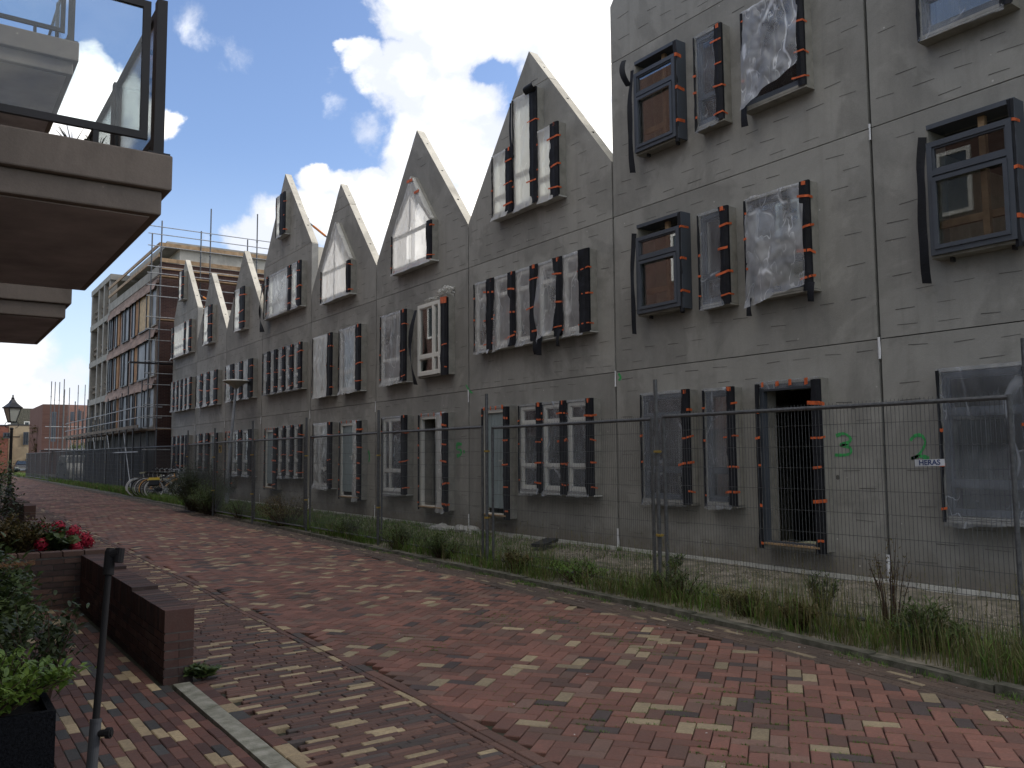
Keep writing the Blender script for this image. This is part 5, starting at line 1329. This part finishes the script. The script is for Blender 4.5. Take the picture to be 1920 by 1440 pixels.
for ri, (za, zb_) in enumerate(ROWS):
    for bi, (a, b_, k_) in enumerate(BAY):
        if k_ == 'o':
            mb = MB(); w0 = R_.uniform(.1, .4); mb.prism_x([(a + w0 * .5, za + .05), (b_, za + .05), (b_, zb_ - .05), (a, zb_ - .05), (a, za + .9)], XF - .03, XF + .019); mb.build('board', 'orange_insul', bx); continue
        mb = MB(); j = .07
        holes = [[(a + j, za + j), (b_ - j, za + j), (b_ - j, zb_ - j), (a + j, zb_ - j)]] if k_ != 'F' else [[(a + j, za + j), (a + .75, za + j), (a + .75, zb_ - j), (a + j, zb_ - j)], [(a + .85, za + j), (b_ - j, za + j), (b_ - j, zb_ - j), (a + .85, zb_ - j)]]
        mb.prism_x([(a, za), (b_, za), (b_, zb_), (a, zb_)], XF - .06, XF + .019, holes); wf = mb.build('window', 'steel_dark' if k_ != 'g' else 'grey_frame', bx)
        mb = MB(); mt = 'foil_silver' if not (ri == 2 and k_ == 'F') else 'plywood'
        for hh in holes: mb.box(XF - .02, XF + .01, hh[0][0], hh[1][0], hh[0][1], hh[2][1])
        mb.build('pane', mt, wf)
# open concrete frame at the far end
for (y, x) in [(y, x) for y in (53.55, 55.3, 57.1, 59.6) for x in (XF, XF + 4.2)]:
    mb = MB(); mb.box(x, x + .38, y, y + .38, 0, 12.3); mb.build('column', 'grey_frame', bx)
for z in (2.7, 4.95, 7.35, 9.7, 12.0):
    mb = MB(); mb.box(XF - .02, XF + 9, 53.42, 60.05, z, z + .34); mb.build('slab', 'grey_frame', bx)
for z in (3.9, 6.2, 8.6, 11.0):
    for dz in (0, .35):
        mb = MB(); mb.box(XF + .15, XF + .2, 53.9, 60, z - .5 + dz, z - .36 + dz); mb.build('guard_board', 'old_timber', bx)
mb = MB(); mb.box(10.6, 18, 44.6, 44.8, 10.0, 12.2); mb.box(10.6, 10.8, 44.8, 53.5, 10.0, 12.2); mb.build('penthouse_wall', 'pale_lit_concrete', bx)
mb = MB(); mb.box(9.9, 18, 44.3, 53.5, 12.2, 12.45); mb.build('penthouse_roof', 'grey_frame', bx)
mb = MB(); mb.box(XF, 19, 41.22, 44, 10.01, 10.03); mb.build('roof_deck', 'roof_tar', bx)
mb = MB(); mb.box(XF - .02, 19, 40.94, 40.99, 10.64, 10.82); mb.box(XF - .02, 19, 40.94, 40.99, 10.3, 10.42); mb.build('edge_board', 'timber', bx)
mb = MB(); mb.box(XF - .1, 15.5, 40.85, 40.9, 11.35, 11.52); mb.box(XF - .12, XF - .06, 40.9, 53.4, 11.35, 11.5); mb.box(XF - .12, XF - .06, 40.9, 53.4, 10.85, 11.0); mb.build('guard_rail', 'timber', bx)
sc_ = thing('scaffold', 'tube scaffold wrapped round the corner of the building under construction', 'scaffold', (8.5, 40.4, 0))
def std(x, y, z1, z0=0.): mb = MB(); mb.tube((x, y, z0), (x, y, z1), .03, 6); [mb.tube((x, y, z0 + 1 + k * 1.), (x, y, z0 + 1.05 + k * 1.), .045, 6) for k in range(int(z1 - z0 - .5))]; mb.build('standard', 'galvanised', sc_)
def led(p, q, r=.024): mb = MB(); mb.tube(p, q, r, 6); mb.build('ledger', 'scaffold_steel', sc_)
for i, x in enumerate((8.78, 10.95, 13.15, 15.4)):
    std(x, 40.35, (12.4, 13.3, 13.4, 13.2)[i]); std(x - .3, 40.85 + .0, (11.9, 12.3, 12.2, 12)[i]) 
for z in (1.0, 2., 2.95, 3.5, 4.0, 4.9, 5.4, 5.95, 6.9, 7.4, 7.95, 8.9, 9.4, 9.95, 10.25, 11.2, 11.75, 12.1):
    led((8.2, 40.33, z), (15.6, 40.33, z), .02)
for z in (2.9, 5.85, 7.85, 9.85):
    mb = MB(); mb.box(8.75 if z != 5.85 else 7.6, 15.6 if z > 9 else 9.6, 40.4, 40.8, z, z + .05); mb.build('deck', 'timber' if z != 5.85 else 'steel_dark', sc_)
ys_ = [41.6 + i * 1.6 for i in range(14)]
for y in ys_: std(8.05, y, R_.uniform(4.0, 5.2)); std(8.72, y + .1, R_.uniform(3.9, 6.2 if y < 50 else 4.2))
for z in (1.9, 3.42, 3.9):
    led((8.03, 40.4, z), (8.03, 63, z))
led((8.03, 40.4, 3.9), (9.0, 40.35, 3.9)); led((8.03, 40.4, 3.42), (9.0, 40.35, 3.42))
mb = MB(); mb.box(8.08, 8.7, 40.5, 63.2, 2.86, 2.94); mb.build('deck', 'old_timber', sc_); mb = MB(); mb.box(8.0, 8.05, 40.5, 63.2, 2.96, 3.1); mb.build('toe_board', 'old_timber', sc_)
for i in range(5): led((8.05, 41.6 + i * 4.2, .1), (8.05, 43.7 + i * 4.2, 2.8), .02)
# second scaffold round the far brick house
sf = thing('scaffold', 'low scaffold with tall bare poles in front of the far brick house', 'scaffold', (9, 66, 0)); sc_ = sf
for (x, y, z) in [(7.7, 68, 5.1), (8.5, 68, 5.3), (8.4, 72, 5.4), (8.7, 72, 5.4), (9.3, 74, 5.), (9.9, 76, 5.3), (10.8, 78, 5.7), (11.6, 80, 5.9), (12.3, 80, 5.3)]: std(x, y, z + 2.0)
for z in (2.3, 3.1, 3.9): led((7.4, 68, z), (12.6, 68.2, z), .03)
mb = MB(); mb.box(7.2, 12.6, 68, 69, 2.15, 2.25); mb.build('deck', 'steel_dark', sc_)

# ------------------------------------------------------------------ houses at the end of the street
def facade_window(b, x0, x1, z0, z1, y, fr='frame_white'):
    mb = MB(); j = .12
    mb.box(x0, x1, y - .06, y + .0, z0, z0 + j); mb.box(x0, x1, y - .06, y, z1 - j, z1); mb.box(x0, x0 + j, y - .06, y, z0 + j, z1 - j); mb.box(x1 - j, x1, y - .06, y, z0 + j, z1 - j)
    xm = (x0 + x1) / 2; mb.box(xm - j / 2, xm + j / 2, y - .06, y, z0 + j, z1 - j)
    wf = mb.build('window', fr, b); mb = MB(); mb.box(x0 + j, x1 - j, y - .03, y - .01, z0 + j, z1 - j); mb.build('pane', 'car_glass', wf)
b = thing('brick_house', 'brick house with scaffold poles beyond the building under construction', 'house', (12.7, 98, 0))
mb = MB(); mb.add([(10.6, 100, 0), (12.7, 98, 0), (21, 103, 0), (21, 112, 0), (10.6, 112, 0), (10.6, 100, 7.3), (12.7, 98, 7.2), (21, 103, 7.4), (21, 112, 7.4), (10.6, 112, 7.3)],
   [(0, 1, 6, 5), (1, 2, 7, 6), (2, 3, 8, 7), (3, 4, 9, 8), (4, 0, 5, 9), (5, 6, 7, 8, 9)]); mb.build('wall', 'brick_far', b)
def onwin(b, px0, py0, px1, py1, Y, sl=0, fr='frame_dark'):
    mb = MB(); pts = []
    for (x, y) in ((px0, py0), (px1, py0), (px1, py1), (px0, py1)): d = ray(x, y); t_ = Y / d.y; pts.append((d.x * t_, H + d.z * t_))
    x0, x1 = pts[0][0], pts[1][0]; z1, z0 = pts[0][1], pts[2][1]
    facade_window(b, x0, x1, z0, z1, Y, fr)
for q in ((97, 772, 106, 828), (132, 772, 139, 790), (146, 770, 153, 790)): onwin(b, *q, 97.6)
b = thing('beige_house', 'pale beige brick house with tall dark windows at the end of the street', 'house', (11, 120, 0))
mb = MB(); mb.box(9.2, 16.5, 120, 130, 0, 5.75); mb.build('wall', 'far_beige', b); mb = MB(); mb.box(9.15, 16.5, 119.95, 130, 5.75, 5.9); mb.build('roof_edge', 'roof_tar', b)
for q in ((44, 810, 54, 834), (63, 810, 75, 834)): onwin(b, *q, 119.9)
b = thing('grey_house', 'grey house with white windows rising behind the beige one', 'house', (12, 134, 0))
mb = MB(); mb.box(11.2, 20, 134, 144, 0, 8.6); mb.build('wall', 'kerb_stone', b)
for q in ((45, 790, 65, 798.5), (74, 790, 82, 798)): onwin(b, *q, 133.8, 0, 'frame_white')
b = thing('red_brick_house', 'red brick house behind the lantern at the left edge', 'house', (6, 118, 0))
mb = MB(); mb.box(-4, 9.0, 118, 130, 0, 5.6); mb.build('wall', 'brick_red', b); mb = MB(); mb.box(-4.05, 9.05, 117.95, 130, 5.6, 5.75); mb.build('roof_edge', 'roof_tar', b)
for q in ((6, 811, 20, 822),): onwin(b, *q, 117.8)
for i in range(5): facade_window(b, -3 + i * 1.7, -1.8 + i * 1.7, 3.4, 4.8, 117.9, 'frame_white')
def crown_tree(name, label, x, y, h, r, n, lm='leaf_mid', L=.28):
    t_ = thing(name, label, 'tree', (x, y, 0)); mb = MB(); mb.tube((x, y, 0), (x, y, h * .5), .09, 7, .06)
    for k in range(7): a_ = R_.uniform(0, 6.28); mb.tube((x, y, h * .4), (x + r * .7 * cos(a_), y + r * .7 * sin(a_), h * R_.uniform(.65, .9)), .04, 5, .01)
    mb.build('trunk', 'stem_brown', t_); mb = MB()
    cl = [(R_.uniform(-.65, .65) * r, R_.uniform(-.65, .65) * r, h * R_.uniform(.45, .92), r * R_.uniform(.3, .5)) for _ in range(14)]
    for k in range(n):
        c = R_.choice(cl); d_ = Vector((R_.gauss(0, 1), R_.gauss(0, 1), R_.gauss(0, .8))).normalized() * c[3] * R_.random() ** .4
        leaf(mb, Vector((x + c[0], y + c[1], c[2])) + d_, rdir(.1), L * R_.uniform(.6, 1.2), L * .55)
    mb.build('crown', lm, t_)
crown_tree('tree', 'thin young tree in front of the beige house', 10.6, 104, 5.4, .9, 420, 'leaf_rust', .22)
crown_tree('tree', 'small green tree under the scaffold deck of the far brick house', 13.2, 92, 3.4, 1.6, 1400, 'leaf_mid', .25)
crown_tree('tree', 'round green tree behind the scaffold, right of the small one', 16.2, 96, 3.6, 1.8, 1400, 'leaf_bright', .25)

# ------------------------------------------------------------------ vehicles
def car(name, label, loc, rot, body, W_=1.78, L_=4.3, prof=None, cat='car', group=None):
    t_ = thing(name, label, cat, (0, 0, 0)); 
    prof = prof or [(0, .35), (.03, .62), (.12, .78), (.9, .92), (1.25, 1.0), (1.95, 1.42), (3.2, 1.46), (3.9, 1.08), (4.22, 1.0), (4.3, .55), (4.25, .3), (3.85, .24), (.4, .24)]
    n = len(prof); vs = []
    for s_ in (-1, -.9, .9, 1):
        for (x, z) in prof:
            k_ = 1 - (.16 if z > 1.02 else 0) * min(1, (z - 1.0) / .4 if z > 1 else 0); ins_ = .03 if abs(s_) == 1 else 0
            vs.append((x + (.06 if x < .5 else (-.06 if x > 3.8 else 0)) * (abs(s_) == 1), s_ * W_ / 2 * k_, z - ins_ * (z > .9)))
    fs = []
    for r_ in range(3):
        for i in range(n): j = (i + 1) % n; fs.append((r_ * n + i, r_ * n + j, (r_ + 1) * n + j, (r_ + 1) * n + i))
    fs.append(tuple(range(n))[::-1]); fs.append(tuple(range(3 * n, 4 * n)))
    mb = MB(); mb.add(vs, fs); o = mb.build('body', body, t_, smooth=False); bv = o.modifiers.new('b', 'BEVEL'); bv.width = .05; bv.segments = 3; bv.limit_method = 'ANGLE'
    i0 = next(i for i, p in enumerate(prof) if p[1] > 1.3) ; wa, wb = prof[i0 - 1], prof[i0]
    mb = MB(); e = .015
    mb.add([(wa[0] + .05 - e, -W_ * .40, wa[1] + .03 + e), (wa[0] + .05 - e, W_ * .40, wa[1] + .03 + e), (wb[0] - .04 - e, W_ * .36, wb[1] - .04 + e), (wb[0] - .04 - e, -W_ * .36, wb[1] - .04 + e)], [(0, 1, 2, 3)]); mb.build('windscreen', 'car_glass', t_)
    for s_ in (-1, 1):
        mb = MB(); mb.add([(wa[0] + .25, s_ * (W_ / 2 * .985), wa[1] + .02), (3.75, s_ * (W_ / 2 * .985), 1.06), (3.2, s_ * (W_ / 2 * .86), 1.38), (wb[0] + .12, s_ * (W_ / 2 * .86), 1.36)], [(0, 1, 2, 3)]); mb.build('side_window', 'car_glass', t_)
        mb = MB(); mb.box(-.015, .1, s_ * W_ * .33 - .16, s_ * W_ * .33 + .16, .6, .74); mb.build('headlight', 'lamp_glass', t_)
        for x in (.8, 3.4):
            mb = MB(); mb.tube((x, s_ * (W_ / 2 - .18), .32), (x, s_ * (W_ / 2 + .01), .32), .32, 20); wh = mb.build('wheel', 'rubber', t_); mb = MB(); mb.tube((x, s_ * (W_ / 2 + .011), .32), (x, s_ * (W_ / 2 + .02), .32), .2, 14); mb.build('rim', 'rim_steel', wh)
    mb = MB(); mb.box(-.02, .05, -.5, .5, .5, .62); mb.build('grille', 'rim_steel', t_); mb = MB(); mb.box(-.04, .0, -.26, .26, .36, .47); mb.build('number_plate', 'sign_white', t_)
    t_.location = loc; t_.rotation_euler = (0, 0, rot); return t_
car('parked_car', 'dark car with silver bonnet facing the camera at the end of the street', (10.1, 112, .02), radians(82), 'car_black')
c2 = car('parked_car', 'pale blue silver car parked behind the dark one', (12.4, 117.0, .3), radians(100), 'car_silver')
car('parked_van', 'white van seen dimly through the dark fence cloth', (9.2, 63.4, .0), radians(92), 'frame_white', 1.9, 4.3,
    [(0, .35), (.03, .8), (.1, .95), (.6, 1.1), (1.0, 1.3), (1.5, 1.82), (3.9, 1.86), (4.2, 1.76), (4.3, 1.0), (4.3, .55), (4.25, .3), (3.85, .24), (.4, .24)], 'van')

# ------------------------------------------------------------------ bicycles
def bicycle(fc, label, saddle='bike_black', bag=None, guard=None, tyre='rubber'):
    t_ = thing('bicycle', label, 'bicycle', (0, 0, 0), 'bicycles parked side by side by the kerb')
    def V(x, z, y=0.): return (x, y, z)
    mb = MB(); bb, st, hd, hb = V(.42, .30), V(.27, .78), V(.86, .84), V(.9, .72)
    mb.tube(bb, st, .017, 7); mb.tube(bb, hb, .019, 7); mb.tube(V(.33, .55), V(.87, .8), .016, 7) if fc != 'bike_cream' else mb.tube(V(.36, .42), V(.88, .77), .018, 7)
    for s_ in (-1, 1): mb.tube(V(0, .34, s_ * .05), V(.42, .30, s_ * .02), .01, 5); mb.tube(V(0, .34, s_ * .05), V(.3, .7, s_ * .02), .008, 5); mb.tube(V(1.08, .34, s_ * .05), V(.93, .68, s_ * .04), .011, 5)
    mb.tube(V(.93, .66), V(.85, .92), .017, 7); mb.build('frame', fc, t_)
    for x in (0, 1.08):
        mb = MB(); mb.torus((x, 0, .34), .325, .019, 'y', 30, 6); wh = mb.build('wheel', tyre, t_)
        mb = MB(); mb.torus((x, 0, .34), .302, .010, 'y', 30, 5)
        for k in range(18): a_ = 2 * pi * k / 18; mb.tube((x, .02 * (-1) ** k, .34), (x + .3 * cos(a_), 0, .34 + .3 * sin(a_)), .0022, 3, cap=False)
        mb.tube((x, -.04, .34), (x, .04, .34), .022, 8); mb.build('rim', 'rim_steel', wh)
        mb = MB(); mb.torus((x, 0, .34), .36, .014, 'y', 20, 5, radians(10 if x else 20), radians(150 if x else 200)); mb.build('mudguard', guard or fc, t_)
    mb = MB(); mb.path([V(.6, 1.06, -.3), V(.7, 1.08, -.27), V(.86, 1.05, -.12), V(.86, 1.02, 0), V(.86, 1.05, .12), V(.7, 1.08, .27), V(.6, 1.06, .3)], .012, 6); mb.tube(V(.86, .9), V(.86, 1.03), .014, 6); mb.build('handlebar', 'rim_steel', t_)
    for s_ in (-1, 1): mb = MB(); mb.tube(V(.58, 1.06, s_ * .3), V(.7, 1.08, s_ * .272), .018, 7); mb.build('grip', 'bike_black', t_)
    mb = MB(); mb.tube(st, V(.25, .9), .013, 6); mb.build('seat_post', 'rim_steel', t_)
    mb = MB(); mb.add([(.12, -.1, .93), (.12, .1, .93), (.3, .05, .95), (.42, .015, .94), (.42, -.015, .94), (.3, -.05, .95), (.13, -.08, .88), (.13, .08, .88), (.3, .035, .89), (.42, .01, .91), (.42, -.01, .91), (.3, -.035, .89)],
        [(0, 5, 4, 3, 2, 1), (6, 7, 8, 9, 10, 11), (0, 1, 7, 6), (1, 2, 8, 7), (2, 3, 9, 8), (3, 4, 10, 9), (4, 5, 11, 10), (5, 0, 6, 11)]); mb.build('saddle', saddle, t_)
    mb = MB(); [mb.tube(V(-.22, .74, q), V(.24, .74, q), .006, 5) for q in (-.06, 0, .06)]; mb.tube(V(-.22, .74, -.07), V(-.22, .74, .07), .006, 5); [mb.tube(V(0, .34, q), V(-.12, .74, q), .005, 4) for q in (-.07, .07)]; mb.build('rear_rack', 'bike_black', t_)
    mb = MB(); mb.tube(V(.42, .3, -.05), V(.42, .3, .05), .085, 14); mb.tube(V(.42, .3, .05), V(.5, .17, .06), .01, 5); mb.box(.46, .55, .05, .13, .16, .18); mb.tube(V(.42, .3, -.05), V(.34, .43, -.06), .01, 5); mb.box(.3, .39, -.13, -.05, .42, .44); mb.build('crank', 'rim_steel', t_)
    mb = MB(); mb.box(0.0, .46, .052, .075, .25, .385); mb.build('chain_case', 'bike_black', t_)
    mb = MB(); mb.tube(V(.97, .78), V(1.03, .78), .035, 10); mb.build('front_lamp', 'rim_steel', t_)
    if bag:
        for s_ in (-1, 1): mb = MB(); mb.box(-.2, .16, s_ * .13 - .05, s_ * .13 + .05, .46, .74); bg_ = mb.build('pannier', 'bike_black', t_); bb_ = bg_.modifiers.new('b', 'BEVEL'); bb_.width = .03; bb_.segments = 2; mb = MB(); mb.box(-.205, .165, s_ * .13 - .055, s_ * .13 + .055, .66, .752); mb.build('pannier_flap', bag, bg_)
    return t_
BK = [('bike_cream', 'cream bicycle farthest left of the row with a pale saddle', 'bike_cream', None, 'bike_white', 38.1, 7.55, -8),
      ('bike_black', 'black bicycle with white rear mudguard, second from the left', 'bike_black', None, 'bike_black', 37.5, 7.62, -6),
      ('bike_grey', 'grey bicycle with silver mudguards in the middle of the row', 'bike_black', None, 'bike_white', 36.9, 7.66, -4),
      ('bike_orange', 'orange bicycle in the row with a black saddle', 'bike_black', None, 'bike_orange', 36.3, 7.7, -5),
      ('bike_black', 'black bicycle nearest the street with yellow and black panniers', 'bike_black', 'bike_yellow', 'bike_black', 35.6, 7.72, -3),
      ('bike_cream', 'cream step through bicycle with a loop handlebar at the right of the row', 'bike_black', None, 'bike_cream', 36.2, 8.25, 6),
      ('bike_black', 'black bicycle half hidden behind the dark bush', 'bike_black', None, 'bike_black', 34.6, 8.5, 2)]
for (fc, lb, sd_, bg_, gd_, y, x, a) in BK:
    o = bicycle(fc, lb, sd_, bg_, gd_, 'bike_white' if fc in ('bike_cream',) or bg_ else 'rubber')
    o.location = (x, y, .05); o.rotation_euler = (radians(R_.uniform(-7, -2)), 0, radians(a)); o.scale = (1.06, 1.06, 1.06)
k = MB()
for i in range(6): k.box(7.42, 8.9, 34.9 + i * .62, 35.5 + i * .62, -.02, .055 + .004 * (i % 2))
tag(k.build('tile_strip', 'kerb_stone'), kind='structure')
